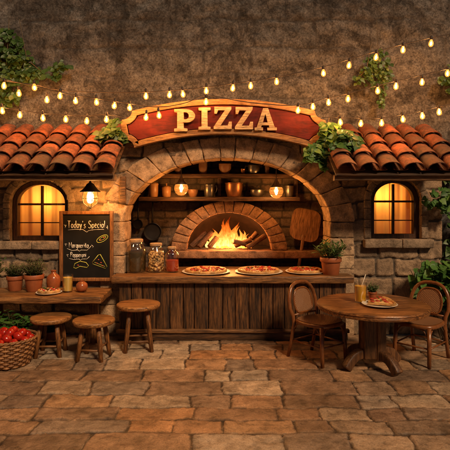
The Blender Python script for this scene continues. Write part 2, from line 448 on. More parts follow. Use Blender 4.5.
M['lampglass'] = glassy('lamp_glass', (1,.86,.62), .05, emit=(1,.32,.05), es=.35)
M['bulbglass'] = glassy('bulb_glass', (1,.9,.75), .03, emit=(1,.29,.04), es=1.0)
M['filament'] = emis('glowing_filament', (1,.43,.12), 520)
M['lampfil'] = emis('glowing_lamp_filament', (1,.47,.14), 220)
M['cable'] = plain('black_cable', (.03,.018,.012), .6)
M['olive'] = plain('dark_olives', (.06,.038,.010), .6, var=.5, spec=.2)
M['nut'] = plain('shelled_nuts', (.80,.50,.19), .5, var=.3, island=True)
M['sauce'] = plain('tomato_sauce', (.42,.045,.012), .35, var=.3)
M['juice'] = plain('orange_juice', (1,.52,.02), .3, var=.05, nscale=20)
M['lemonade'] = plain('yellow_juice', (1,.68,.14), .3, var=.05, nscale=20)
M['plate'] = plain('cream_plate', (.68,.60,.48), .35, var=.12)
M['crust'] = plain('baked_crust', (.56,.29,.09), .6, nscale=14, var=.8, bump=.5)
def cheese():
    t = NT('melted_cheese'); v = t.coord('Object'); n = t.noise(v, 22, 5, .65, .5); n2 = t.noise(v, 9, 3)
    c = t.ramp(n, [(.33, (.42,.055,.018)), (.45, (.58,.22,.05)), (.55, (.72,.45,.15)), (.72, (.82,.62,.30))])
    t.princ(c, .38, t.bump(n, .6, .02)); return t.m
M['cheese'] = cheese()
M['pepperoni'] = plain('pepperoni', (.44,.045,.02), .4, nscale=40, var=.4)
M['basil'] = leafmat('basil_leaf', (.03,.09,.015), (.06,.16,.03))
M['tomato'] = plain('tomato_skin', (.40,.016,.008), .2, nscale=4, var=.3)
M['calyx'] = plain('tomato_calyx', (.06,.13,.03), .6)
M['ivy'] = leafmat('ivy_leaf', (.028,.062,.014), (.07,.135,.028), (.13,.17,.03))
M['herb'] = leafmat('herb_leaf', (.04,.075,.02), (.10,.15,.05))
M['bush'] = leafmat('broad_leaf', (.04,.11,.02), (.09,.21,.04), (.15,.27,.05))
M['sage'] = leafmat('long_leaf', (.06,.12,.035), (.15,.25,.08))
M['stem'] = plain('brown_stem', (.09,.06,.03), .8)
M['soil'] = plain('potting_soil', (.035,.022,.014), .95, nscale=30, bump=.6)
M['log'] = wood('firewood_bark', (.06,.03,.015), (.26,.12,.05), 'x', 2.5, .8, bump=.6)
M['ember'] = None
def wicker():
    t = NT('basket_wicker'); v = t.coord('Object'); n = t.noise(v, 12, 5, .7)
    c = t.mix(1, t.ramp(t.island(), [(0, (.19,.08,.028)), (1, (.40,.19,.07))]), t.ramp(n, [(.3, .5), (.7, 1.2)]), 'MULTIPLY')
    t.princ(c, .55, t.bump(n, .2, .01)); return t.m
M['wicker'] = wicker()
def cane():
    t = NT('woven_cane'); v = t.coord('Object')
    w1 = t.node('ShaderNodeTexWave', wave_type='BANDS', bands_direction='DIAGONAL'); t.l.new(v, w1.inputs[0]); w1.inputs['Scale'].default_value = 26
    v2 = t.coord('Object', (-1, 1, 1)); w2 = t.node('ShaderNodeTexWave', wave_type='BANDS', bands_direction='DIAGONAL'); t.l.new(v2, w2.inputs[0]); w2.inputs['Scale'].default_value = 26
    m = t.math('MAXIMUM', w1.outputs['Fac'], w2.outputs['Fac'])
    c = t.ramp(m, [(.35, (.05,.02,.009)), (.8, (.32,.145,.06))])
    t.princ(c, .5, t.bump(m, .6, .006)); return t.m
M['cane'] = cane()
def curtain():
    t = NT('cream_curtain'); v = t.coord('Object', (1, 1, 1)); n = t.noise(v, 30, 3)
    tr = t.node('ShaderNodeBsdfTranslucent'); tr.inputs[0].default_value = (.85,.62,.32,1)
    df = t.node('ShaderNodeBsdfDiffuse'); df.inputs[0].default_value = (.7,.5,.28,1)
    ms = t.node('ShaderNodeMixShader'); ms.inputs[0].default_value = .3
    t.l.new(tr.outputs[0], ms.inputs[1]); t.l.new(df.outputs[0], ms.inputs[2]); t.l.new(ms.outputs[0], t.out.inputs[0]); return t.m
M['curtain'] = curtain()
M['room'] = plain('warm_room_wall', (.6,.33,.12), .9, nscale=3, var=.2)
def flame():
    t = NT('flame'); v = t.coord('Object')
    sx = t.node('ShaderNodeSeparateXYZ'); t.l.new(v, sx.inputs[0])
    n = t.noise(t.coord('Object', (1, 1, .45)), 16, 5, .65, 1.5)
    h = t.math('ADD', t.math('MULTIPLY', sx.outputs['Z'], 2.0), t.math('MULTIPLY', t.math('SUBTRACT', n, .5), 1.0))
    c = t.ramp(h, [(.0, (1,.58,.16)), (.3, (1,.36,.05)), (.6, (1,.17,.012)), (.95, (.7,.05,.003))])
    st = t.ramp(h, [(0, 1.0), (.4, .55), (.8, .22), (1, .08)])
    em = t.node('ShaderNodeEmission'); t.l.new(c, em.inputs[0]); t.l.new(t.math('MULTIPLY', st, 2.6), em.inputs[1])
    lw = t.node('ShaderNodeLayerWeight'); lw.inputs[0].default_value = .5
    tr = t.node('ShaderNodeBsdfTransparent')
    f = t.ramp(t.math('ADD', lw.outputs['Facing'], t.math('MULTIPLY', t.math('SUBTRACT', n, .5), .9)), [(.12, .75), (.72, 0.0)])
    ms = t.node('ShaderNodeMixShader'); t.l.new(f, ms.inputs[0]); t.l.new(tr.outputs[0], ms.inputs[1]); t.l.new(em.outputs[0], ms.inputs[2])
    t.l.new(ms.outputs[0], t.out.inputs[0]); return t.m
M['flame'] = flame()
M['ember'] = emis('glowing_ember', (1,.18,.02), 5)

# ------------------------------------------------------------------ ground
gm = MB(); gm.add([(-60,-40,-.02),(60,-40,-.02),(60,60,-.02),(-60,60,-.02)], [(0,1,2,3)])
tagged(gm.build('ground', M['plaster'], smooth=False), kind='structure')
g = stones(-5.4, 5.4, .8, 6.95, .0125, (.21,.35), (.28,.80), .011, .014, .05, 21, rnd=.03)
tagged(field_obj('paving', *g, lambda a, b, h: np.stack([a, b, h-.012], -1), M['paver']), kind='structure')

# ------------------------------------------------------------------ the building
WF = 6.42       # facade front plane
WP = 6.62       # plaster wall plane
bld = thing('restaurant_building', 'old stone pizzeria front with plaster upper wall, two tiled awnings and a wide stone arch', 'building')
AC, A1, B1, A2, B2, SP = .027, 1.37, .85, 1.69, 1.13, 1.507   # main arch
WIN = {'L': (-2.48, .375, 1.262, 1.762, .30), 'R': (2.28, .322, 1.287, 1.80, .285)}  # cx, half, sill z, spring z, rise
def in_arch(x, z, a, b, sp, cx):
    return np.where(z < sp, np.abs(x-cx) < a, ((x-cx)/a)**2+((z-sp)/b)**2 < 1)
def hole_front(x, z):
    h = in_arch(x, z, A1+.12, B1+.12, SP, AC)
    for cx, hw, z0, zs, rise in WIN.values():
        h = h | (in_arch(x, z, hw+.012, rise+.012, zs, cx) & (z > z0-.02))
    return h
g = stones(-5.4, 2.89, 0, 2.56, .0145, (.17,.30), (.26,.62), .016, .028, .05, 5, rnd=.04)
field_obj('stone_wall', *g, lambda a, b, h: np.stack([a, WF-h, b], -1), M['wall'], bld, hole_front)
b = MB(); b.box((2.875, 6.54, 1.28), (.03, .2, 2.56)); b.build('wall_corner', M['quoin'], bld, bevel=.006)
for c_, w_ in ((-3.315, 4.1), (2.05, 1.6)): b = MB(); b.box((c_, 6.52, 2.575), (w_, .19, .03)); b.build('ledge', M['quoin'], bld)
# plaster upper wall
gx, gy, hh, us, uj = stones(-7, 7, 0, 6.4, .022, (.26,.42), (.4,.95), .016, .014, .07, 77, rnd=.04)
patch = np.clip(fbm(gx, gy, .9, 60, 4)*4+.55, 0, 1)
uj = uj*patch*.7; us = us*.8+.1; hh = hh*(.25+.75*patch)+fbm(gx, gy, 1.3, 3, 5)*.03+fbm(gx, gy, 8, 8, 4)*.022
def hole_pl(x, z): return (in_arch(x, z, 1.75, 1.0, SP, AC)) | ((x > -3.0) & (x < 2.7) & (z < 2.35))
field_obj('plaster_wall', gx, gy, hh, us, uj, lambda a, b, h: np.stack([a, WP-h, b], -1), M['upper'], bld, hole_pl)
# arch voussoirs + piers
mb = MB()
def ell(th, t): # t 0 inner .. 1 outer
    a = A1+(A2-A1)*t; bb = B1+(B2-B1)*t
    return AC+a*math.cos(th), SP+bb*math.sin(th)
N = 400; ths = [PI*i/N for i in range(N+1)]; L = [0]
for i in range(N):
    p, q = ell(ths[i], .5), ell(ths[i+1], .5); L.append(L[-1]+math.hypot(p[0]-q[0], p[1]-q[1]))
def th_at(s):
    s = max(0, min(L[-1], s)); i = min(N-1, int(np.searchsorted(L, s))-1 if s > 0 else 0)
    return ths[i]+(ths[i+1]-ths[i])*(s-L[i])/(L[i+1]-L[i])
nv = 17; cuts = [0]
ws = [random.uniform(.8, 1.2) for _ in range(nv)]; tot = sum(ws)
for w in ws: cuts.append(cuts[-1]+w/tot*L[-1])
ARD = .46
for k in range(nv):
    s0, s1 = cuts[k]+.004, cuts[k+1]-.004; dT = random.uniform(-.012, .02)
    def fn(p, s0=s0, s1=s1, dT=dT):
        th = th_at((s0+s1)/2+p.x); t = .5+p.z/.31
        x, z = ell(th, min(1.08, max(-.06, t*(1+dT))))
        return (x, 6.38+ARD/2+p.y-dT*.8, z)
    mb.warp((s1-s0, ARD, .31), .016, fn, (10, 3, 10), .009, 9, k)
for sd in (-1, 1):
    z = 0
    while z < SP-.03:
        h = min(random.uniform(.17, .26), SP-z)
        if SP-z-h < .1: h = SP-z
        c = Vector((AC+sd*(A1+.16), 6.38+ARD/2, z+h/2))
        mb.warp((.32+random.uniform(-.01, .02), ARD, h-.007), .016, lambda p, c=c: c+p, (9, 3, 8), .009, 9, z*10+sd)
        z += h
mb.build('arch', M['arch'], bld)
b = MB(); q = 60; vs = []
for y in (6.412, 6.80):
    for t in (.08, .92): vs += [(ell(PI*i/q, t)[0], y, ell(PI*i/q, t)[1]) for i in range(q+1)]
w_ = q+1
for i in range(q): b.f += [(i, i+1, w_+i+1, w_+i), (i, 2*w_+i, 2*w_+i+1, i+1), (w_+i, w_+i+1, 3*w_+i+1, 3*w_+i)]
b.v = vs; b.build('arch_mortar', M['mortar'], bld, smooth=False)
# niche room behind the arch
g = stones(-1.9, 1.9, .3, 2.6, .016, (.11,.15), (.2,.42), .012, .016, .03, 11, rnd=.02)
OC, OA, OB, OZ = .06, .63, .56, 1.05
field_obj('niche_wall', *g, lambda a, b, h: np.stack([a, 7.36-h, b], -1), M['brick'], bld, lambda x, z: in_arch(x, z, OA+.05, OB+.05, OZ, OC) & (z > OZ-.03))
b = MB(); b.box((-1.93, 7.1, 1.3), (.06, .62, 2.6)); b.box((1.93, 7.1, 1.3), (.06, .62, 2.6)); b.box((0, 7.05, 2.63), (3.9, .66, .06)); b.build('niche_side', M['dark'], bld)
# inner plaster wall thickness behind arch ring so nothing leaks
b = MB()
seg = 40
o1 = [(AC+(A1+.1)*math.cos(PI*i/seg), SP+(B1+.1)*math.sin(PI*i/seg)) for i in range(seg+1)]
o2 = [(AC+2.0*math.cos(PI*i/seg), SP+1.25*math.sin(PI*i/seg)) for i in range(seg+1)]
b.add([(x, 6.8, z) for x, z in o1]+[(x, 6.8, z) for x, z in o2], [(i, i+1, seg+2+i, seg+1+i) for i in range(seg)])
b.add([(o1[0][0],6.8,0),(o1[0][0],6.8,SP),(2.03,6.8,SP),(2.03,6.8,0),(o1[-1][0],6.8,0),(o1[-1][0],6.8,SP),(-1.98,6.8,SP),(-1.98,6.8,0)], [(0,1,2,3),(4,5,6,7)])
b.build('inner_wall', M['dark'], bld, smooth=False)

# windows
for key, (cx, hw, z0, zs, rise) in WIN.items():
    fw = .05
    def loop(dx, n=20):
        a, r = hw-dx, rise-dx
        return [(cx-a, z0+dx), (cx+a, z0+dx)]+[(cx+a*math.cos(PI*i/n), zs+r*math.sin(PI*i/n)) for i in range(n+1)]
    fr = outline('window', [loop(0), loop(fw)], .09, M['frame'], bld, .005, loc=(0, WF+.10, 0))
    fr['label'] = 'arched window with dark wooden frame and amber lit curtains' + (' beside the chalkboard' if key == 'L' else ' above the stone sill at right')
    b = MB()
    ztop = zs+rise-fw
    b.box((cx, WF+.10, (z0+ztop)/2+.005), (.03, .045, ztop-z0-fw)); b.box((cx, WF+.103, zs-.02), (2*(hw-fw)+.01, .04, .028))
    zz = z0+(zs-.02-z0)*.48
    b.box((cx, WF+.107, zz), (2*(hw-fw)+.01, .022, .014))
    b.build('muntin', M['frame'], fr, bevel=.003)
    lp = loop(.03); b = MB(); n = len(lp)
    b.add([(x, WF+.128, z) for x, z in lp], [tuple(range(n))]); b.build('pane', M['glass'], fr, smooth=False)
    # reveal
    lo, li = loop(-.014), loop(-.014); n = len(lo); b = MB()
    b.add([(x, WF-.02, z) for x, z in lo]+[(x, WF+.22, z) for x, z in li], [(i, (i+1) % n, n+(i+1) % n, n+i) for i in range(n)])
    b.build('reveal', M['quoin'], fr, smooth=False)
    # curtains
    for sg in (-1, 1):
        b = MB(); nx, nz = 30, 10; vs = []
        for j in range(nz+1):
            for i in range(nx+1):
                t = i/nx; x = cx+sg*((hw+.05)*(1-t)+.0*t); z = z0-.05+(zs+rise+.1-z0)*j/nz
                vs.append((x-sg*.03*(j/nz-1)*t*0, WF+.24+.016*math.sin(t*15+sg+j*.08)+.004*math.sin(t*37+1), z))
        b.add(vs, [(j*(nx+1)+i, j*(nx+1)+i+1, (j+1)*(nx+1)+i+1, (j+1)*(nx+1)+i) for j in range(nz) for i in range(nx)])
        b.build('curtain', M['curtain'], fr)
    b = MB(); x0, x1, y0, y1, a0, a1 = cx-hw-.25, cx+hw+.18, WF+.225, WF+.95, z0-.25, zs+rise+.25
    b.add([(x0,y0,a0),(x1,y0,a0),(x1,y1,a0),(x0,y1,a0),(x0,y0,a1),(x1,y0,a1),(x1,y1,a1),(x0,y1,a1)], [(0,1,2,3),(4,7,6,5),(1,5,6,2),(2,6,7,3),(3,7,4,0)])
    b.build('room_box', M['room'], fr, smooth=False)
    li = bpy.data.lights.new('window_lamp', 'POINT'); li.energy = 10; li.color = (1, .42, .085); li.shadow_soft_size = .07
    lo_ = bpy.data.objects.new('window_lamp', li); COL.objects.link(lo_); lo_.location = (cx-(.02 if key == 'L' else .10), WF+.44, zs+.06)
    # sill and surround
    b = MB()
    if key == 'R':
        x = X(364, 6.34)
        for w in (.5, .42): b.warp((w-.006, .22, .115), .014, lambda p, c=Vector((x+w/2, WF-.005, z0-.062)): c+p, (7, 2, 2), .006, 7, w*9); x += w
    else:
        x = -3.15
        for w in (.6, .62, .0):
            if w: b.warp((w-.006, .2, .11), .014, lambda p, c=Vector((x+w/2, WF-.005, z0-.062)): c+p, (7, 2, 2), .006, 7, w*9); x += w
    b.build('sill', M['quoin'], fr)
    b = MB(); dep = .07
    nq = 9; sw = .095
    pts = [(t) for t in np.linspace(0, PI, nq+1)]
    for k in range(nq):
        def fn(p, a0=pts[k], a1=pts[k+1]):
            th = (a0+a1)/2+p.x; t = p.z
            return (cx+(hw+.012+sw/2+t)*math.cos(th), WF-.005+p.y, zs+(rise+.012+sw/2+t)*math.sin(th))
        b.warp((pts[k+1]-pts[k]-.02, dep, sw), .012, fn, (4, 1, 3), .004, 9, k)
    if True:
        for sg in (-1, 1):
            z = z0
            while z < zs-.02:
                h = min(random.uniform(.11, .16), zs-z)
                if zs-z-h < .07: h = zs-z
                b.warp((sw, dep, h-.006), .012, lambda p, c=Vector((cx+sg*(hw+.012+sw/2), WF-.005, z+h/2)): c+p, (3, 1, 3), .004, 9, z); z += h
        b.build('surround', M['quoin'], fr)

# tiled roofs
def tiled_roof(x0, x1, nm):
    mb = MB(); n = round((x1-x0)/.262); sp = (x1-x0)/n
    top, bot = Vector((0, WP-.02, 2.735)), Vector((0, 5.60, 2.115))
    sl = (bot-top); Ls = sl.length; sd = sl.normalized(); nrm = Vector((0, sd.z, -sd.y)); nrm = nrm if nrm.z > 0 else -nrm
    rows = 4; tl = Ls/rows
    for i in range(n):
        xc = x0+sp*(i+.5)
        for r in range(rows):
            jx, jr, js = random.uniform(-.006, .006), random.uniform(-.02, .02), random.uniform(-.01, .012)
            s0, s1 = r*tl-.06, (r+1)*tl+js
            for kind in (0, 1):  # cover, pan
                s1 = (r+1)*tl+js-(.045 if kind else 0)
                seg, nl = 10, 4; outer = []; inner = []
                for a in range(nl+1):
                    t = a/nl; s = s0+(s1-s0)*t
                    rad = (sp*.40+t*.022) if kind == 0 else sp*.34
                    lift = (.025+.028*t) if kind == 0 else .035
                    for q in range(seg+1):
                        ph = PI*q/seg
                        for lst, rr in ((outer, rad), (inner, rad-.013)):
                            if kind == 0: ox, oz = rr*math.cos(ph), rr*math.sin(ph)*.70+lift
                            else: ox, oz = rr*math.cos(ph), -rr*math.sin(ph)*.22+lift-.012
                            w = Vector((xc+ox+jx+jr*(t-.5)+(0 if kind == 0 else sp/2), 0, 0))+Vector((0, top.y, top.z))+sd*s+nrm*oz
                            w += mnoise.noise_vector(w*9)*.004
                            lst.append(w)
                if kind == 1 and i == n-1: continue
                w_ = seg+1; o = outer+inner; off = len(outer); fs = []
                for a in range(nl):
                    for q in range(seg):
                        i0 = a*w_+q; fs.append((i0, i0+1, i0+w_+1, i0+w_)); fs.append((off+i0, off+i0+w_, off+i0+w_+1, off+i0+1))
                for q in range(seg):
                    i0 = nl*w_+q; fs.append((i0, i0+1, off+i0+1, off+i0)); fs.append((q+1, q, off+q, off+q+1))
                for a in range(nl):
                    for e in (0, seg):
                        i0 = a*w_+e; fs.append((i0, i0+w_, off+i0+w_, off+i0))
                mb.add(o, fs)
    ro = mb.build('roof', M['tile'], bld, sharp=50); ro['label'] = nm
    b = MB()
    # boards under tiles, eave beam, wall plate, rafters, brackets
    c = (top+bot)/2-nrm*.035; ang = math.atan2(sl.z, sl.y)
    b.box(((x0+x1)/2, c.y, c.z), (x1-x0-.02, Ls, .02), Matrix.Rotation(ang, 3, 'X'))
    b.build('roof_boarding', M['beam'], ro, bevel=.003)
    b = MB(); b.plank(((x0+x1)/2, 5.70, 2.065), (x1-x0, .09, .07), .008, .005, (30, 2, 2)); b.build('eave_beam', M['railx'], ro)
    b = MB(); xs = np.arange(x0+.1, x1, .52)
    for x in xs:
        cc = (top+bot)/2-nrm*.075; b.box((x, cc.y, cc.z), (.06, Ls-.14, .05), Matrix.Rotation(ang, 3, 'X'))
    b.build('rafters', M['beam'], ro, bevel=.004)
    for x in (x0+.05, x1-.05):
        b = MB(); b.plank((x, 6.36, 1.93), (.075, .08, .36), .008, .004, (1, 1, 6))
        if x < -1 and x > -2: b.build('bracket', M['railx'], ro)
tiled_roof(-4.4, -1.30, 'long terracotta tiled awning roof above the left window')
tiled_roof(1.29, 2.86, 'short terracotta tiled awning roof above the right window')

# ------------------------------------------------------------------ oven
ov = thing('pizza_oven', 'brick arched wood fired oven with stone ledge and burning fire inside', 'oven', (OC, 7.2, 0))
mb = MB(); nb = 17; oa, ob = .865, .735
for k in range(nb):
    a0, a1 = PI*k/nb, PI*(k+1)/nb
    def fn(p, a0=a0, a1=a1):
        th = (a0+a1)/2+p.x; t = .5+p.z/.22
        return ((OA+(oa-OA)*t)*math.cos(th), p.y+.06, OZ+(OB+(ob-OB)*t)*math.sin(th))
    mb.warp((a1-a0-.014, .24, .22), .012, fn, (4, 1, 4), .005, 9, k)
mb.build('brick_arch', M['ovenbrick'], ov)
b = MB(); q = 48; w_ = q+1
for y in (-.045, .17):
    for f_ in (.12, .9): b.v += [((OA+(oa-OA)*f_)*math.cos(PI*i/q), y, OZ+(OB+(ob-OB)*f_)*math.sin(PI*i/q)) for i in range(w_)]
for i in range(q): b.f += [(i, i+1, w_+i+1, w_+i), (i, 2*w_+i, 2*w_+i+1, i+1), (w_+i, w_+i+1, 3*w_+i+1, 3*w_+i)]
b.build('brick_mortar', M['mortar'], ov, smooth=False)
mb = MB(); x = -.82
for w in (.5, .62, .54, .58): mb.warp((w-.008, .36, .105), .014, lambda p, c=Vector((x+w/2, .02, OZ-.055)): c+p, (8, 2, 2), .006, 7, w*5); x += w*.98
mb.build('hearth_ledge', M['ovenbrick'], ov)
b = MB(); seg, dp = 24, 8; vs = []
for j in range(dp+1):
    y = .1+.95*j/dp; s = math.sqrt(max(0, 1-(j/dp)**4))
    for i in range(seg+1): vs.append(((OA+.04)*s*math.cos(PI*i/seg)*1.02, y, OZ+(OB+.04)*s*math.sin(PI*i/seg)))
b.add(vs, [(j*(seg+1)+i, j*(seg+1)+i+1, (j+1)*(seg+1)+i+1, (j+1)*(seg+1)+i) for j in range(dp) for i in range(seg)])
b.add([(-.8,.12,OZ-.002),(.8,.12,OZ-.002),(.8,1.1,OZ-.002),(-.8,1.1,OZ-.002)], [(0,1,2,3)])
b.build('chamber', M['chamber'], ov)
# fire
OX = OC
fire = thing('fire', 'bright orange wood fire burning in the brick oven', 'fire', (OX, 7.55, OZ))
def tongue(x, y, h, w, ph, lean):
    b = MB(); n = 14; vs = []; seg = 12
    for i in range(n+1):
        t = i/n; r = w*(math.sin(PI*min(1, t*.85+.13))**.8)*(1-t)**.55*1.25+.001
        cx = x+lean*t*t*h+.035*math.sin(t*7+ph)*t; cy = y+.02*math.cos(t*6+ph)
        for k in range(seg):
            a = 2*PI*k/seg; q = 1+.25*math.sin(3*a+t*5+ph)
            vs.append((cx+r*q*math.cos(a), cy+r*q*.6*math.sin(a), h*t))
    b.add(vs, [(i*seg+k, i*seg+(k+1) % seg, (i+1)*seg+(k+1) % seg, (i+1)*seg+k) for i in range(n) for k in range(seg)])
    b.build('flame', M['flame'], fire)
for a in ((-.02,0,.50,.07,0,.06),(.07,.05,.40,.06,1,.15),(-.10,.03,.36,.06,2,-.1),(-.20,0,.30,.05,3,-.12),(.17,.02,.29,.055,4,.12),(-.29,.04,.20,.04,5,-.05),(.26,0,.22,.045,6,.2),(.02,-.05,.28,.07,7,-.05),(-.13,-.06,.19,.05,8,.1),(.12,-.06,.18,.055,9,0),(.33,.04,.17,.035,10,.1),(-.34,.03,.15,.035,11,-.15),(-.05,.06,.46,.05,12,-.05),(.12,.07,.34,.05,13,.05),(-.25,.06,.27,.045,14,0),(.22,.06,.27,.04,15,.05)):
    tongue(*a)
rs = random.Random(4); b = MB()
for k in range(70):
    a, rr = rs.uniform(0, 2*PI), rs.uniform(0, .36); b.ball((rr*math.cos(a), rr*.35*math.sin(a), .012), rs.uniform(.012, .026), 6, 4, .4, k)
tagged(b.build('embers', M['ember'], fire), kind='stuff')
li = bpy.data.lights.new('fire_light', 'POINT'); li.energy = 48; li.color = (1, .38, .09); li.shadow_soft_size = .16
lo_ = bpy.data.objects.new('fire_light', li); COL.objects.link(lo_); lo_.location = (OX, 7.42, OZ+.24)
# logs: (x,y,z, x2,y2,z2, r)
lg = [(-.52,7.40,1.085,-.30,7.46,1.30,.048,'leftmost split log leaning in the oven mouth'),
      (-.40,7.34,1.085,-.20,7.44,1.30,.046,'split log leaning left of the flames, second from the left'),
      (-.24,7.32,1.085,-.13,7.42,1.22,.045,'short upright log stub at the left edge of the flames'),
      (.12,7.30,1.17,.42,7.42,1.10,.045,'log lying low across the right edge of the flames'),
      (.40,7.34,1.20,.16,7.42,1.09,.042,'log tilted toward the flames on the right'),
      (.34,7.31,1.08,.62,7.38,1.25,.046,'long split log leaning outwards at the far right of the oven mouth'),
      (.30,7.48,1.08,.50,7.5,1.29,.045,'rear log standing behind the right hand logs')]
for x, y, z, x2, y2, z2, r, lab in lg:
    p, q = Vector((x, y, z)), Vector((x2, y2, z2)); mid = (p+q)/2; Ln = (q-p).length
    t = thing('log', lab, 'log', mid, group='firewood logs in the oven'); 
    t.rotation_euler = (q-p).to_track_quat('X', 'Z').to_euler()
    b = MB(); n = 8; seg = 10; vs = []
    for i in range(n+1):
        for k in range(seg):
            a = 2*PI*k/seg; w = Vector((-Ln/2+Ln*i/n, r*math.cos(a), r*math.sin(a)*.85)); w += mnoise.noise_vector(w*22+Vector((x*9, 0, 0)))*.007; vs.append(w)
    b.add(vs, [(i*seg+k, i*seg+(k+1) % seg, (i+1)*seg+(k+1) % seg, (i+1)*seg+k) for i in range(n) for k in range(seg)]); b.build('bark', M['log'], t)
    for e in (0, n): b = MB(); b.add([vs[e*seg+k] for k in range(seg)], [tuple(range(seg))]); b.build('cut_end', M['seat'], t, smooth=False)

# ------------------------------------------------------------------ counter
ct = thing('counter', 'long wooden plank serving counter with thick worktop under the stone arch', 'counter', (0.09, 6.2, 0))
CH = .83
def cl(x, y, z): return (x-.09, y-6.2, z)
b = MB(); b.plank(cl(.095, 6.228, CH-.045), (3.078, .296, .09), .014, .007, (60, 3, 3))
b.build('worktop', M['topx'], ct)
b = MB(); b.plank(cl(.03, 6.70, CH-.047), (2.68, .64, .085), .006, .003, (40, 3, 2)); b.build('inner_worktop', M['topx'], ct)
b = MB(); x = -1.36; k = 0
while x < 1.53:
    w = min(random.uniform(.135, .185), 1.56-x)
    b.plank(cl(x+w/2, 6.175+random.uniform(-.004, .004), .42), (w-.008, .035, .64), .006, .003, (2, 1, 10), k); x += w; k += 1
b.build('front_panel', M['plankz'], ct)
b = MB(); b.plank(cl(.10, 6.15, .125), (2.98, .075, .045), .008, .004, (40, 2, 1)); b.build('bottom_rail', M['railx'], ct)
b = MB(); b.plank(cl(.10, 6.165, .052), (2.94, .05, .10), .006, .004, (40, 1, 2)); b.build('plinth', M['beam'], ct)
b = MB(); b.box(cl(.10, 6.27, .37), (2.90, .13, .73)); b.build('carcass', M['dark'], ct, smooth=False)

# wall shelves in the niche
sh = thing('shelf_unit', 'dark wooden double shelf holding cookware above the oven', 'shelf', (-.085, 7.17, 1.78))
for z in (.035, .375):
    b = MB(); b.plank((0, 0, z), (2.36, .30, .06), .006, .004, (30, 2, 1), z); b.build('shelf_board', M['shelf'], sh)
for x in (-1.15, .0, 1.15):
    b = MB(); b.plank((x, .06, .36 if x else .22), (.05, .10, .66 if x else .28), .006, .002, (1, 1, 5)); b.build('upright', M['shelf'], sh)
S1, S2 = 1.845, 2.186
def lathe_thing(name, label, cat, loc, parts, group=None, rz=0):
    t = thing(name, label, cat, loc, rz, group)
    for nm, prof, mat in parts:
        b = MB(); b.lathe(prof, 28); b.build(nm, mat, t, sharp=45)
    return t
def ux(u, d=7.12): return X(u, d)
def pot(u, z, w, h, mat, name, label, cat, lid=False, handle=None, flare=1.0, d=7.12):
    s = d/F; r, H = w*s/2, h*s
    t = thing(name, label, cat, (X(u, d), d, z), group='cookware on the shelves')
    b = MB(); b.lathe([(r*.80/flare, 0), (r*.92/flare, H*.08), (r, H*.55), (r*1.0, H*.93), (r*1.06, H*.96), (r*1.06, H), (r*.94, H), (r*.9, H*.6), (0, H*.1)], 28); b.build('body', mat, t, sharp=50)
    if lid:
        b = MB(); b.lathe([(r*1.04, H+.002), (r*.98, H+.012), (r*.4, H+.03), (r*.13, H+.034), (r*.1, H+.048), (r*.2, H+.058), (r*.15, H+.068), (0, H+.07)], 24); b.build('lid', mat, t, sharp=50)
    if handle:
        b = MB(); b.tube([(handle*r*.95, 0, H*.85), (handle*(r+.035), 0, H*.95), (handle*(r+.045), 0, H*.7), (handle*(r+.03), 0, H*.4), (handle*r*.95, 0, H*.35)], .006, 6); b.build('handle', mat, t)
    return t
pot(153.5, S1, 9.5, 13, M['woodjar'], 'storage_jar', 'amber ceramic jar with knobbed lid at the left end of the lower shelf', 'jar', lid=True)
pot(166.5, S1, 9, 9, M['woodjar'], 'storage_jar', 'squat amber lidded tub beside the left pendant lamp', 'jar', lid=True)
pot(193, S1, 10, 7.5, M['claybrown'], 'bowl', 'small brown bowl just right of the left pendant lamp', 'bowl', flare=1.3)
pot(209, S1, 10, 12, M['pewter'], 'mug', 'pewter mug with a curled handle on the lower shelf', 'mug', handle=1)
pot(234, S1, 17, 14, M['copper'], 'cooking_pot', 'wide copper pot on the lower shelf above the oven', 'pot', flare=1.15)
pot(257, S1, 14, 7, M['pewter'], 'bowl', 'low dark metal bowl on the lower shelf left of the right pendant lamp', 'bowl', flare=1.25, lid=True)
pot(289, S1, 9, 11, M['pewter'], 'tin_can', 'metal canister at the right end of the lower shelf', 'canister')
pot(203, S2, 8.5, 13, M['claybrown'], 'jug', 'tall brown crock on the upper shelf', 'crock')
pot(225, S2, 12, 10, M['claybrown'], 'bowl', 'dark clay bowl at the middle of the upper shelf', 'bowl', flare=1.4)
pot(243, S2, 5, 5, M['copper'], 'cup', 'tiny copper cup on the upper shelf', 'cup', flare=1.3)
pot(254, S2, 12, 8.5, M['pewter'], 'cooking_pot', 'lidded metal pot on the upper shelf', 'pot', lid=True, handle=-1)
pot(267, S2, 5, 10, M['claybrown'], 'crock', 'narrow brown crock right of the lidded pot on the upper shelf', 'crock')
pot(178, S2, 8, 7, M['claybrown'], 'bowl', 'small dark bowl at the left of the upper shelf under the arch', 'bowl', flare=1.3)

# hanging pans
def pan(u, v, r, vtop, label):
    d = 7.30; t = thing('frying_pan', label, 'frying pan', (X(u, d), d-.03, Z(v, d)), group='pans hanging under the shelf')
    b = MB(); b.lathe([(0, 0), (r*.8, 0), (r*.86, .01), (r, .04), (r*.96, .042), (r*.82, .014), (0, .012)], 32)
    b.v = [(x, -z+.02, y) for x, y, z in b.v]; b.build('pan_body', M['iron'], t, sharp=50)
    top = Z(vtop, d)-Z(v, d); b = MB(); b.tube([(0, 0, r*.96), (0, -.012, r+.05), (0, -.005, top-.03), (0, 0, top)], [.014, .011, .013, .012], 8); b.build('handle', M['iron'], t)
pan(153, 231.5, .135, 202, 'large black frying pan hanging on the brick wall above the nut jar')
pan(138.5, 224, .075, 202, 'small black frying pan hanging at the far left of the niche')

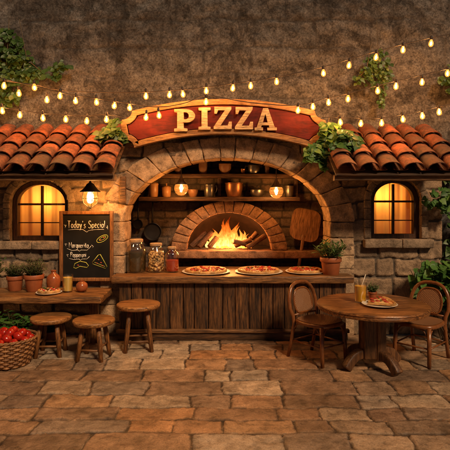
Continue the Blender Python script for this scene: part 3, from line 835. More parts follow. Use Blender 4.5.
# pizza peel leaning on the back wall
pl = thing('pizza_peel', 'wooden pizza peel with rounded square blade leaning against the niche wall', 'pizza peel', (X(299, 7.0), 7.02, CH+.002))
def rrect(w, z0, z1, r, n=6):
    pts = []
    for cx, cz, a0 in ((w-r, z0+r, -90), (w-r, z1-r, 0), (-w+r, z1-r, 90), (-w+r, z0+r, 180)):
        for i in range(n+1): a = R(a0+90*i/n); pts.append((cx+r*math.cos(a), cz+r*math.sin(a)))
    return pts
bl = outline('blade', [rrect(.215, .39, .88, .12)], .012, M['board'], pl, .004)
b = MB(); b.tube([(0, -.005, 0), (0, -.002, .2), (0, 0, .36), (0, 0, .46), (0, 0, .5)], [.022, .020, .024, .04, .01], 10)
b.v = [(x, y*.45, z) for x, y, z in b.v]; b.build('handle', M['board'], pl)
pl.rotation_euler = (R(-17), R(12), 0)
# ------------------------------------------------------------------ sign
SD = 6.24
sg = thing('pizza_sign', 'large arched red PIZZA sign with golden wooden border hanging over the arch', 'sign', (X(223.5, SD), SD, 0))
ps = SD/F
def spx(u, v):  # pixel on the sign plane -> local x,z
    return ((u-223.5)*ps, Z(v, SD))
def offset(poly, k):
    n = len(poly); area = sum(poly[i][0]*poly[(i+1) % n][1]-poly[(i+1) % n][0]*poly[i][1] for i in range(n)); sg_ = 1 if area > 0 else -1; out = []
    for i in range(n):
        (ax, ay), (bx, by), (cx, cy) = poly[i-1], poly[i], poly[(i+1) % n]
        n1 = Vector((-(by-ay), bx-ax)).normalized()*sg_; n2 = Vector((-(cy-by), cx-bx)).normalized()*sg_; m = n1+n2
        m = m/max(.5, m.dot(n1)) if m.length > 1e-6 else n1
        out.append((bx+m.x*k, by+m.y*k))
    return out
def concave(inset):
    n = 30; P = [(-88+176*i/n, 100+11.5*((-88+176*i/n)/90)**2) for i in range(n+1)]
    R_ = [(101.5+11*math.cos(R(a)), 111.8+9*math.sin(R(a))) for a in np.linspace(180, 95, 9)]
    R_ += [(101.8, 124), (99.2, 137.5)]
    R_ += [(98.5+10*math.cos(R(a)), 148.3+9*math.sin(R(a))) for a in np.linspace(-90, -176, 9)]
    Bt = [(-87+174*i/n, 134.2+13.2*((-87+174*i/n)/88)**2) for i in range(n+1)][::-1]
    Lf = [(-x, y) for x, y in R_][::-1]
    return offset([spx(223.5+x, y) for x, y in P+R_+Bt+Lf], inset)
outline('board', [concave(.02)], .05, M['signred'], sg, .004)
outline('border', [concave(0), concave(.062)], .085, M['signgold'], sg, .005)
outline('inner_line', [concave(.070), concave(.078)], .056, M['signgold'], sg, .001)
# slab serif letters, unit height 1
def poly_letter(ch):
    s = .11  # serif thickness
    if ch == 'I':
        return .46, [[(0,0),(.46,0),(.46,s),(.34,s+.02),(.34,.98-s),(.46,1-s),(.46,1),(0,1),(0,1-s),(.12,.98-s),(.12,s+.02),(0,s)]]
    if ch == 'Z':
        return .76, [[(0,0),(.76,0),(.76,.33),(.66,.33),(.60,.15),(.26,.15),(.74,.90),(.74,1),(.03,1),(.03,.70),(.12,.70),(.18,.86),(.49,.86),(0,.10)]]
    if ch == 'P':
        def arc(cx, cy, rx, ry, a0, a1, n=12): return [(cx+rx*math.cos(R(a0+(a1-a0)*i/n)), cy+ry*math.sin(R(a0+(a1-a0)*i/n))) for i in range(n+1)]
        out = [(0,0),(.48,0),(.48,s),(.34,s+.02),(.34,.40)]+arc(.44, .70, .33, .30, -90, 90)+[(0,1),(0,1-s),(.11,.98-s),(.11,s+.02),(0,s)]
        inn = [(.34,.53)]+arc(.42, .70, .13, .17, -90, 90)+[(.34,.87)]
        return .78, [out, inn[::-1]]
    if ch == 'A':
        out = [(0,0),(.34,0),(.34,s),(.25,s+.01),(.29,.23),(.60,.23),(.64,s+.01),(.54,s),(.54,0),(.93,0),(.93,s),(.84,s+.02),(.56,1),(.36,1),(.09,s+.02),(0,s)]
        inn = [(.33,.35),(.565,.35),(.45,.78)]
        return .93, [out, inn]
for ch, u0, u1, vt, vb in (('P',175,195.5,110.3,132), ('I',199,210.5,108.7,130.3), ('Z',214,231.5,108,129.8), ('Z',235,252.5,108.2,130), ('A',254.5,276,109.5,131)):
    w, loops = poly_letter(ch); hgt = (vb-vt)*ps; sx = (u1-u0)*ps/w
    x0, z0 = spx(u0, vb)
    o = outline('letter', [[(x0+x*sx, z0+y*hgt) for x, y in lp] for lp in loops], .05, M['letter'], sg, .0025, loc=(0, -.05, 0))
    o['label'] = 'raised cream slab serif letter '+ch
for sx in (-.9, .9):
    b = MB(); b.box((sx, .17, 2.95), (.05, .34, .05)); b.build('bracket', M['iron'], sg, bevel=.004)

# ------------------------------------------------------------------ string lights
def string(name, label, ctrl, bulbs, d):
    t = thing(name, label, 'string lights', (0, d, 0), group='warm string lights')
    pts = [Vector((X(u, d), 0, Z(v, d))) for u, v in ctrl]; path = []
    for i in range(len(pts)-1):
        p0, p1, p2, p3 = pts[max(0, i-1)], pts[i], pts[i+1], pts[min(len(pts)-1, i+2)]
        for k in range(8):
            s = k/8; path.append(.5*((2*p1)+(p2-p0)*s+(2*p0-5*p1+4*p2-p3)*s*s+(3*p1-p0-3*p2+p3)*s**3))
    path.append(pts[-1])
    b = MB(); b.tube(path, .0055, 6); b.build('cable', M['cable'], t)
    for u, v in bulbs:
        x, z = X(u, d), Z(v, d)
        zc = min(path, key=lambda p: abs(p.x-x)).z
        top = max(z+.045, min(zc, z+.12))
        if BULB['m'] is None:
            b = MB(); b.lathe([(0, -.04), (.016, -.037), (.027, -.024), (.031, -.005), (.027, .016), (.018, .034), (.013, .052)], 16); g_ = b.build('bulb', M['bulbglass'], t)
            b = MB(); b.lathe([(0, -.02), (.008, -.016), (.0115, -.004), (.009, .010), (.003, .022), (0, .024)], 10); f_ = b.build('filament', M['filament'], g_)
            b = MB(); b.lathe([(.0145, .044), (.017, .048), (.017, .085), (.010, .092), (.004, .10), (0, .10)], 12); s_ = b.build('socket', M['cable'], g_)
            BULB['m'] = g_
        else:
            g_ = copy_tree(BULB['m'], t)
        g_.location = (x, 0, z)
        g_.rotation_euler = (random.uniform(-.1, .1), random.uniform(-.12, .12), random.uniform(0, 6))
        for k in g_.children:
            pass
BULB = {'m': None}
string('string_lights', 'longest string of warm bulbs dipping over the red sign and rising to the right',
       [(-40,66),(0,78),(30,85),(60,92.5),(90,97.5),(114,101),(140,105),(160,107),(185,103),(206,95.5),(240,101),(270,104.5),(300,105),(325,98.5),(348,93.5),(378,85.5),(404,79),(430,73),(460,66),(500,57)],
       [(4,86),(34.5,87.6),(60,96),(75.6,101),(96.6,102.3),(114.3,105.8),(129.7,107.8),(146,117.5),(159,115.5),(206,102),(298,110.5),(313,107),(328.6,102.6),(348,99),(377.7,91),(396,86.5),(422,82.4),(447.5,73.5),(477,68)], 5.93)
string('string_lights', 'middle string of warm bulbs crossing just above the PIZZA sign',
       [(-30,72),(0,80),(35,85),(60,90),(90,92),(120,92.5),(145,92),(170,90.5),(190,89),(225,84.5),(255,80.5),(278,76.5),(305,71),(330,65),(360,56),(400,45),(440,36),(500,25)],
       [(19,93.5),(47,100),(146,96.3),(169.5,94.9),(183,94.3),(206.3,91),(232.8,88.3),(250.7,86),(276.7,81.8),(323.5,73.3),(349,65.5),(376,57.5),(403,50),(431,43.5)], 6.0)
string('string_lights', 'lower string of warm bulbs sagging above the left tiled roof',
       [(-40,102),(0,107),(20,110),(43,113.5),(66,114.8),(87,115.8),(106,114.5),(124,118)],
       [(-22,109),(2.3,111),(19.8,115.2),(43,118.2),(65.8,119.4),(86.8,121.2),(106.5,119.6)], 5.94)
string('string_lights', 'lower string of warm bulbs rising above the right tiled roof',
       [(322,117),(340,117.5),(360,118),(381,118),(403,114.5),(422,111),(440,106.5),(470,100),(500,95)],
       [(340.4,122.5),(360.8,123.7),(381.6,123.2),(403,119.4),(422.4,116.1),(439.2,112.2),(466,107)], 5.94)

# ------------------------------------------------------------------ pendant lamps + wall lantern
def pendant(u, v, ztop, d, label):
    t = thing('pendant_lamp', label, 'pendant lamp', (X(u, d), d, Z(v, d)), group='pendant lamps in the arch')
    b = MB(); b.tube([(0, 0, .16), (0, 0, ztop-Z(v, d))], .006, 6); b.build('cord', M['cable'], t)
    b = MB(); b.lathe([(.085, .055), (.075, .07), (.045, .10), (.034, .13), (.02, .15), (.018, .18), (0, .185)], 24); b.build('cap', M['pewter'], t, sharp=50)
    b = MB(); b.lathe([(0, -.10), (.04, -.094), (.08, -.06), (.098, -.01), (.095, .03), (.078, .06)], 24, cap=False); b.build('glass_shade', M['lampglass'], t)
    b = MB()
    for z, r in ((.02, .1), (-.045, .09)): b.tube([(r*math.cos(a), r*math.sin(a), z) for a in np.linspace(0, 2*PI, 24, endpoint=False)], .0025, 5, closed=True)
    b.build('wire_cage', M['pewter'], t)
    b = MB(); b.lathe([(0, -.05), (.012, -.045), (.018, -.01), (.013, .03), (.004, .06), (0, .06)], 12); b.build('bulb', M['lampfil'], t)
pendant(181.2, 188.5, 2.62, 6.72, 'round glass pendant lamp glowing above the left jars')
pendant(276.3, 191.3, 2.62, 6.72, 'round glass pendant lamp glowing left of the wooden peel')
ld = 6.0
t = thing('wall_lantern', 'black hooded cage lantern lit above the chalkboard', 'lantern', (X(90.3, ld), ld, Z(196, ld)))
b = MB(); b.tube([(0, 0, .19), (0, -.05, .23), (0, -.2, .30)], .007, 6); b.tube([(.0, 0, .17), (0, 0, .2)], .012, 8); b.build('hook', M['iron'], t)
b = MB(); b.lathe([(.128, .05), (.125, .058), (.09, .085), (.055, .13), (.045, .15), (.018, .165), (.015, .18), (0, .18)], 26); b.build('hood', M['iron'], t, sharp=40)
b = MB(); b.lathe([(0, -.125), (.045, -.12), (.08, -.085), (.09, -.03), (.085, .02), (.075, .055)], 22, cap=False); b.build('glass_shade', M['lampglass'], t)
b = MB()
for k in range(4):
    a = k*PI/2+.5; b.tube([(.088*math.cos(a), .088*math.sin(a), .055), (.096*math.cos(a), .096*math.sin(a), -.03), (.085*math.cos(a), .085*math.sin(a), -.09), (.03*math.cos(a), .03*math.sin(a), -.135), (0, 0, -.14)], .0035, 5)
b.tube([(.097*math.cos(a), .097*math.sin(a), -.03) for a in np.linspace(0, 2*PI, 24, endpoint=False)], .003, 5, closed=True)
b.ball((0, 0, -.148), .012, 8, 6); b.build('cage', M['iron'], t)
b = MB(); b.ball((0, 0, -.01), (.03, .03, .04), 14, 10); b.tube([(0, 0, .03), (0, 0, .06)], .014, 8); b.build('bulb', M['lampfil'], t)

for nm, loc, e in (('lantern_light', (X(90.3, ld), ld, Z(198, ld)), 26), ('pendant_light', (X(181.2, 6.72), 6.70, Z(189, 6.72)), 9), ('pendant_light', (X(276.3, 6.72), 6.70, Z(192, 6.72)), 9)):
    li = bpy.data.lights.new(nm, 'POINT'); li.energy = e; li.color = (1, .52, .18); li.shadow_soft_size = .05
    lo_ = bpy.data.objects.new(nm, li); COL.objects.link(lo_); lo_.location = loc
# ------------------------------------------------------------------ chalkboard
cd = 6.31
bx0, bx1, bz0, bz1 = X(59.6, cd), X(113.4, cd), Z(281, cd), Z(211, cd)
ck = thing('chalkboard', "black menu chalkboard reading Today's Special in an orange wooden frame", 'chalkboard', ((bx0+bx1)/2, cd, 0))
mx = (bx0+bx1)/2; hw = (bx1-bx0)/2
b = MB(); b.box((0, .01, (bz0+bz1)/2), (2*hw-.03, .02, bz1-bz0-.03)); b.build('slate', M['slate'], ck, smooth=False)
b = MB()
for sx in (-1, 1): b.plank((sx*(hw-.022), 0, (bz0+bz1)/2), (.044, .045, bz1-bz0), .006, .001, (1, 1, 8))
for z in (bz0+.022, bz1-.022): b.plank((0, -.001, z), (2*hw-.09, .043, .044), .006, .001, (8, 1, 1))
b.build('frame', M['chalkframe'], ck)
b = MB()
for sx in (-.22, .22): b.tube([(sx, .01, bz0+.04), (sx, .07, bz0+.0)], .009, 6); b.tube([(sx, .01, bz1-.05), (sx, .11, bz1-.05)], .009, 6)
b.build('wall_hook', M['iron'], ck)
def arc(cx, cy, rx, ry, a0, a1, n=10): return [(cx+rx*math.cos(R(a0+(a1-a0)*i/n)), cy+ry*math.sin(R(a0+(a1-a0)*i/n))) for i in range(n+1)]
G = {'T': (.62, [[(0,1),(.62,.98)],[(.31,1),(.30,0)]]), 'o': (.46, [arc(.23,.28,.2,.27,0,360,14)]),
 'd': (.46, [arc(.22,.28,.19,.27,0,360,14),[(.42,1),(.42,0)]]), 'a': (.46, [arc(.22,.28,.19,.27,0,360,14),[(.42,.55),(.43,0)]]),
 'y': (.44, [[(.02,.55),(.22,.02)],[(.42,.55),(.16,-.25),(.02,-.32)]]), "'": (.16, [[(.08,1.0),(.04,.78)]]),
 's': (.38, [[(.34,.46),(.26,.55),(.12,.54),(.06,.42),(.14,.31),(.28,.26),(.34,.13),(.24,.01),(.1,0),(.03,.1)]]), ' ': (.34, []),
 'S': (.56, [[(.50,.84),(.40,.98),(.2,1.0),(.07,.87),(.08,.68),(.22,.55),(.38,.47),(.50,.32),(.48,.12),(.34,0),(.15,0),(.04,.14)]]),
 'p': (.46, [[(.05,.55),(.05,-.35)],arc(.24,.28,.19,.27,0,360,14)]), 'e': (.44, [[(.04,.3),(.4,.32)]+arc(.22,.28,.19,.27,10,320,12)]),
 'c': (.40, [arc(.22,.28,.19,.27,50,310,10)]), 'i': (.16, [[(.08,.55),(.08,0)],[(.08,.74),(.085,.78)]]), 'l': (.16, [[(.08,1),(.08,0)]]),
 'M': (.74, [[(.04,0),(.06,1),(.36,.35),(.66,1),(.70,0)]]), 'r': (.32, [[(.05,.55),(.05,0)],[(.05,.33),(.16,.52),(.30,.52)]]),
 'g': (.46, [arc(.22,.28,.19,.27,0,360,14),[(.42,.55),(.42,-.2),(.30,-.34),(.08,-.3)]]), 'u': (.44, [[(.05,.55),(.06,.15),(.18,.01),(.34,.08),(.40,.2)],[(.40,.55),(.41,0)]]),
 't': (.34, [[(.15,.85),(.16,.1),(.30,.02)],[(0,.56),(.32,.57)]]), 'h': (.44, [[(.05,1),(.05,0)],[(.05,.36),(.2,.55),(.36,.5),(.39,.3),(.39,0)]]),
 'P': (.56, [[(.06,0),(.06,1)],[(.06,.98),(.34,1),(.50,.88),(.50,.66),(.34,.52),(.06,.5)]]), 'n': (.44, [[(.05,.55),(.05,0)],[(.05,.36),(.2,.55),(.36,.5),(.39,.3),(.39,0)]])}
def chalk_text(mb, txt, u0, u1, vb, cap, r=.0036):
    w = sum(G[c][0]+.14 for c in txt)-.14; x0 = X(u0, cd)-mx; sx = (X(u1, cd)-X(u0, cd))/w; sy = cap*cd/F; z0 = Z(vb, cd); x = 0; rr = random.Random(3)
    for c in txt:
        cw, st = G[c]; jy = rr.uniform(-.03, .03)
        for s in st: mb.tube([(x0+(x+a)*sx, -.0012, z0+(q+jy)*sy) for a, q in s], r, 5)
        x += cw+.14
def pl_(mb, pts, r=.003): mb.tube([(X(u, cd)-mx, -.001, Z(v, cd)) for u, v in pts], r, 5)
b = MB(); chalk_text(b, "Today's Special", 67.5, 105, 228, 7.2, .0045); chalk_text(b, "Marguerita", 69, 88.5, 247.8, 5.6, .0036); chalk_text(b, "Pepperoni", 70.5, 86, 257.2, 5.2, .0036)
b.build('lettering', M['chalk'], ck)
b = MB()
pl_(b, [(68,230),(76,229.3),(83,229.6),(85.8,231.5),(87,232.2),(88.5,230.6),(95,229.6),(104,229.4)]); pl_(b, [(65,226),(64,224.5),(66,225),(65,228)]); pl_(b, [(106.5,227),(108,229.5),(107.3,225.5)])
pl_(b, [(66,246),(65,243.8),(67,244.2)]); pl_(b, [(67,248.5),(72,250.5),(78,250),(79.5,251.3),(81,250),(87,250.2),(89.5,248),(91,246)]); pl_(b, [(91.5,245),(93.5,246.5),(92.2,248)])
pl_(b, [(68,257),(66.8,254.5),(68.5,254.8)]); pl_(b, [(69,258.5),(74,259.6),(79,259),(80.5,260.3),(82,259),(87,259),(89.5,256.5)])
b.build('flourish', M['chalk'], ck)
b = MB()
def blob(cx, cy, rx, ry, rot, n=18): return [(cx+rx*math.cos(a)*math.cos(rot)-ry*math.sin(a)*math.sin(rot), cy+rx*math.cos(a)*math.sin(rot)+ry*math.sin(a)*math.cos(rot)) for a in np.linspace(0, 2*PI, n)]
pl_(b, blob(102.3,238.8,6.2,2.8,-.5), .0042); pl_(b, blob(102.6,238.4,3.8,1.3,-.5), .003)
b.build('pizza_drawing', M['chalky'], ck); b = MB()
pl_(b, [(98.3,255),(92.3,262.5),(93,264),(105.5,268.5),(107,266.5),(100.3,254.5),(98.3,255)], .0048); pl_(b, [(94.5,262.3),(105,266.5)], .003)
b.build('pizza_drawing', M['chalky'], ck); b = MB()
pl_(b, [(73.5,267.5),(75,263.5),(80,261.2),(86,262.5),(88.5,265.5),(87,267.5),(80,266.3),(76,268.4),(73.5,267.5)], .0042)
b.build('pizza_drawing', M['chalky'], ck)
b = MB()
for u, v in ((98.5,259.5),(97,263),(101,262.5),(102.5,265.5),(78,265),(100.5,239.8),(103.8,237.5)): pl_(b, [(u-.6, v), (u+.7, v+.4)], .006)
b.build('red_dots', M['chalkr'], ck)

# ------------------------------------------------------------------ wall table at left
TH = .658
bt = thing('bar_table', 'thick slab wooden side table against the left wall holding pots and drinks', 'table', (-2.9, 5.96, 0))
b = MB(); b.plank((-.03, 0, TH-.041), (2.94, .62, .082), .014, .008, (44, 6, 2), 4); b.build('tabletop', M['topx'], bt)
for x, y in ((1.25, .10), (.0, .16), (-1.3, .12)):
    b = MB(); b.plank((x, y, .287), (.105, .105, .574), .01, .004, (1, 1, 8), x); b.build('leg', M['legz'], bt)
b = MB(); b.plank((-.03, .14, .52), (2.5, .05, .08), .008, .003, (30, 1, 1)); b.build('apron', M['railx'], bt)

# ------------------------------------------------------------------ stools
def stool(label, loc, h, r, rz):
    t = thing('stool', label, 'stool', loc, rz, 'round wooden stools')
    b = MB(); b.lathe([(0, h-.058), (r*.86, h-.058), (r*.95, h-.052), (r*.995, h-.035), (r, h-.018), (r*.985, h-.006), (r*.95, h), (r*.5, h+.0015), (0, h+.001)], 40, jig=.02); b.build('seat', M['seat'], t, sharp=60)
    ts, bs = r*.52, r*.83
    for k in range(4):
        a = PI/4+k*PI/2; c, s = math.cos(a), math.sin(a)
        b = MB(); b.tube([(c*ts, s*ts, h-.05), (c*(ts*.6+bs*.4), s*(ts*.6+bs*.4), h*.6), (c*bs, s*bs, 0)], [.024, .029, .025], 10); b.build('leg', M['legz'], t)
    q = .24 if h < .5 else .25; m = (bs-(bs-ts)*q/h)*math.cos(PI/4)
    for k, (p1, p2) in enumerate((((-m,-m),(m,-m)), ((-m,m),(m,m)), ((-m,-m),(-m,m)), ((m,-m),(m,m)))):
        z = .125 if k < 2 else .16
        f = 1.06; b = MB(); b.tube([(p1[0]*f, p1[1]*f, z), (p2[0]*f, p2[1]*f, z)], .013, 8); b.build('stretcher', M['rail'], t)
stool('round wooden stool beside the tomato basket', (-2.03, 5.60, 0), .445, .232, R(4))
stool('round wooden stool under the right end of the side table, middle of the three', (-1.49, 5.45, 0), .45, .235, R(-6))
stool('taller round wooden stool standing in front of the counter', (-1.045, 5.80, 0), .555, .262, R(10))

# ------------------------------------------------------------------ round table
RT = .69
rt = thing('round_table', 'round wooden pedestal table with four curved feet set with juice and pizza', 'table', (1.585, 5.17, 0))
b = MB(); r = .587
b.lathe([(0, RT-.066), (r*.94, RT-.066), (r*.985, RT-.06), (r*.995, RT-.045), (r*.985, RT-.03), (r, RT-.02), (r*.995, RT-.006), (r*.98, RT), (r*.5, RT+.0008), (0, RT)], 72, jig=.012); b.build('tabletop', M['table'], rt, sharp=50)
b = MB()
b.warp((.235, .235, .50), .02, lambda p: (p.x*(1-.0*p.z), p.y, p.z+.36), (2, 2, 6), .003, 5); b.build('pedestal', M['tableleg'], rt)
b = MB()
for k in range(4):
    a = R(28)+k*PI/2; M3 = Matrix.Rotation(a, 3, 'Z'); b.plank(M3@Vector((.115, 0, .36)), (.03, .09, .5), .006, .002, (1, 1, 5), k, M3)
b.build('pedestal_trim', M['legz'], rt)
b = MB(); b.lathe([(.16, .60), (.2, .612), (.2, .623), (.16, .624)], 32); b.build('collar', M['tableleg'], rt)
for ang in (203, 300, 23, 120):
    a = R(ang); M3 = Matrix.Rotation(a, 3, 'Z'); b = MB()
    path = [(.09,.15),(.16,.165),(.23,.15),(.285,.105),(.325,.055),(.345,.03)]; n = len(path)
    def fn(p):
        t = (p.x/.36+.5); t = min(1, max(0, t)); q = t*(n-1); i = min(n-2, int(q)); f = q-i
        x, z = path[i][0]*(1-f)+path[i+1][0]*f, path[i][1]*(1-f)+path[i+1][1]*f
        dx, dz = path[i+1][0]-path[i][0], path[i+1][1]-path[i][1]; l = math.hypot(dx, dz); nx, nz = -dz/l, dx/l
        w = 1.1-.1*t
        v = Vector((x+nx*p.z*w, p.y*(1+.15*t), max(.002, z+nz*p.z*w))); return M3@v
    b.warp((.36, .085, .095), .02, fn, (12, 2, 3), .002, 5, ang); b.build('foot', M['tableleg'], rt)

# ------------------------------------------------------------------ bistro chairs
def chair(label, loc, rz):
    t = thing('bistro_chair', label, 'chair', loc, rz, 'bentwood rattan chairs')
    SH = .445
    b = MB()
    def seat_r(a):   # squarish round seat
        c, s = math.cos(a), math.sin(a); n = 3.2; return .232/((abs(c)**n+abs(s)**n)**(1/n))
    vs = []; prof = [(1.0, -.034), (1.03, -.02), (1.03, -.006), (.98, .004), (.93, .006)]; seg = 40
    for f, z in prof: vs += [(seat_r(2*PI*k/seg)*f*math.cos(2*PI*k/seg), seat_r(2*PI*k/seg)*f*math.sin(2*PI*k/seg), SH+z) for k in range(seg)]
    b.add(vs, [(i*seg+k, i*seg+(k+1) % seg, (i+1)*seg+(k+1) % seg, (i+1)*seg+k) for i in range(len(prof)-1) for k in range(seg)]); b.add(vs[:seg], [tuple(range(seg))[::-1]])
    b.build('seat_frame', M['rattan'], t)
    b = MB(); vs = [(0, 0, SH-.004)]; rings = 6
    for i in range(1, rings+1): vs += [(seat_r(2*PI*k/seg)*.95*i/rings*math.cos(2*PI*k/seg), seat_r(2*PI*k/seg)*.95*i/rings*math.sin(2*PI*k/seg), SH-.004+.014*(i/rings)**2) for k in range(seg)]
    b.add(vs, [(0, 1+k, 1+(k+1) % seg) for k in range(seg)]+[(1+(i*seg)+k, 1+(i+1)*seg+k, 1+(i+1)*seg+(k+1) % seg, 1+i*seg+(k+1) % seg) for i in range(rings-1) for k in range(seg)])
    b.build('woven_seat', M['cane'], t)
    # hoop that forms the back legs
    def hoop(w, z0, z1, yb, lean, n=16):
        p = []
        for i in range(n+1):
            a = PI*i/n; z = z0+(z1-z0)*math.sin(a)**.85; x = -w*math.copysign(abs(math.cos(a))**.75, math.cos(a)); p.append((x, yb+lean*(z-.45), z))
        return p
    H = hoop(.222, .56, .84, .225, .20); 
    L_ = [(-.20, .30, 0), (-.195, .25, .2), (-.192, .215, .40), (-.20, .22, .48)]; Rr = [(-x, y, z) for x, y, z in L_][::-1]
    b = MB(); b.tube(L_+H+Rr, .0205, 10); b.build('back_hoop', M['rattan'], t)
    I = hoop(.145, .60, .775, .222, .20)
    I = [(-.105, .225, .50), (-.135, .235, .54)]+I+[(.135, .235, .54), (.105, .225, .50)]
    b = MB(); b.tube(I, .0105, 8, closed=True); b.tube([(-.205, .225, .485), (0, .232, .487), (.205, .225, .485)], .011, 8); b.build('inner_hoop', M['rattan'], t)
    b = MB(); c = Vector((0, .245, .62)); n = len(I); b.add([c]+[Vector(p) for p in I], [(0, 1+i, 1+(i+1) % n) for i in range(n)]); b.build('cane_back', M['cane'], t, smooth=False)
    for sx in (-1, 1):
        b = MB(); b.tube([(sx*.185, -.185, SH-.02), (sx*.192, -.198, .2), (sx*.196, -.208, 0)], [.024, .023, .021], 10); b.build('front_leg', M['rattan'], t)
    b = MB()
    z = .20
    ring = [(-.19,-.195),(.19,-.195),(.192,.24),(-.192,.24)]
    for i in range(4):
        p, q = ring[i], ring[(i+1) % 4]; b.tube([(*p, z), (*q, z)], .0095, 8)
    b.build('stretcher', M['rattan'], t)
    for p, q in ((ring[0], ring[1]), (ring[1], ring[2]), (ring[3], ring[0])):
        for e, g in ((p, q), (q, p)):
            dx, dy = g[0]-e[0], g[1]-e[1]; b = MB()
            b.tube([(e[0], e[1], .25), (e[0]+dx*.05, e[1]+dy*.05, .33), (e[0]+dx*.17, e[1]+dy*.17, .395), (e[0]+dx*.36, e[1]+dy*.36, SH-.035)], .0085, 7); b.build('bent_brace', M['rattan'], t)
chair('bentwood rattan chair with cane back at the left of the round table', (1.07, 5.42, 0), R(38))
chair('bentwood rattan chair with cane back at the right of the round table', (2.19, 5.40, 0), R(-46))

# ------------------------------------------------------------------ tableware
def pizza(t_r, name, label, loc, rz, seed, plate=True, plabel=None):
    rs = random.Random(seed)
    if plate:
        p = thing('plate', plabel, 'plate', loc)
        b = MB(); b.lathe([(0, 0), (t_r*.7, 0), (t_r*.96, .010), (t_r, .018), (t_r*.985, .021), (t_r*.72, .010), (0, .008)], 48); b.build('dish', M['plate'], p, sharp=40)
    r = t_r*.87; t = thing(name, label, 'pizza', (loc[0], loc[1], loc[2]+.012), rz, 'pizzas')
    b = MB(); b.lathe([(0, 0), (r*.93, 0), (r, .008), (r*1.0, .026), (r*.95, .038), (r*.89, .034), (r*.84, .022), (0, .022)], 56, jig=.035, c=(seed*.0001, 0, 0)); b.build('crust', M['crust'], t)
    b = MB(); seg, rings = 56, 10; rc = r*.875; vs = [(0, 0, .034)]
    for i in range(1, rings+1):
        for k in range(seg):
            a = 2*PI*k/seg; q = rc*i/rings*(1+.02*math.sin(5*a+seed)); x, y = q*math.cos(a), q*math.sin(a)
            vs.append((x, y, .029+.010*mnoise.noise(Vector((x*28+seed, y*28, 0)))-(.010 if i == rings else 0)))
    b.add(vs, [(0, 1+k, 1+(k+1) % seg) for k in range(seg)]+[(1+i*seg+k, 1+(i+1)*seg+k, 1+(i+1)*seg+(k+1) % seg, 1+i*seg+(k+1) % seg) for i in range(rings-1) for k in range(seg)])
    b.build('cheese', M['cheese'], t)
    k = 0; spots = []
    while len(spots) < 18 and k < 600:
        k += 1; a, q = rs.uniform(0, 2*PI), math.sqrt(rs.random())*r*.76; x, y = q*math.cos(a), q*math.sin(a)
        if all((x-c)**2+(y-e)**2 >(r*.235)**2 for c, e in spots): spots.append((x, y))
    pr = r*.118
    for x, y in spots:
        b = MB(); b.lathe([(0, 0), (pr, 0), (pr*1.04, .007), (pr*.95, .012), (pr*.5, .009), (0, .008)], 14); o = b.build('pepperoni_slice', M['pepperoni'], t); o.location = (x, y, .030); o.rotation_euler = (rs.uniform(-.25, .25), rs.uniform(-.25, .25), 0)
    for _ in range(9):
        a, q = rs.uniform(0, 2*PI), math.sqrt(rs.random())*r*.7; b = MB(); an = rs.uniform(0, 6); b.leaf((0, 0, 0), (math.cos(an), math.sin(an), .15), (0, 0, 1), .045, .035); o = b.build('basil_leaf', M['basil'], t); o.location = (q*math.cos(a), q*math.sin(a), .043)
    b = MB()
    for _ in range(60):
        a, q = rs.uniform(0, 2*PI), math.sqrt(rs.random())*r*.8; b.ball((q*math.cos(a), q*math.sin(a), .033), (rs.uniform(.006, .016), rs.uniform(.006, .014), .007), 8, 5, .3, _)
    tagged(b.build('melted_cheese', M['plateless'], t), kind='stuff')
    return t
M['plateless'] = plain('white_cheese', (.78,.60,.33), .4, nscale=30, var=.2, island=True)
for i, (u, rr, lab, pl2) in enumerate(((206.3, .325, 'pepperoni pizza on the left plate, beside the sauce jar', 'left cream plate under a pizza, beside the sauce jar'),
                                (258.8, .32, 'pepperoni pizza in the middle of the three on the counter', 'middle cream plate under a pizza, in front of the oven fire'),
                                (305, .262, 'smaller pepperoni pizza beside the potted plant on the counter', 'smaller cream plate under a pizza, beside the potted plant'))):
    d = 6.43; pizza(rr, 'pizza', lab, (X(u, d), d, CH+.002), i*1.3, 11+i, True, pl2)
pizza(.155, 'pizza', 'small pizza topped with red chunks on the side table', (X(49, 5.86), 5.86, TH+.003), .4, 31, True, 'small cream plate holding the little pizza on the side table')
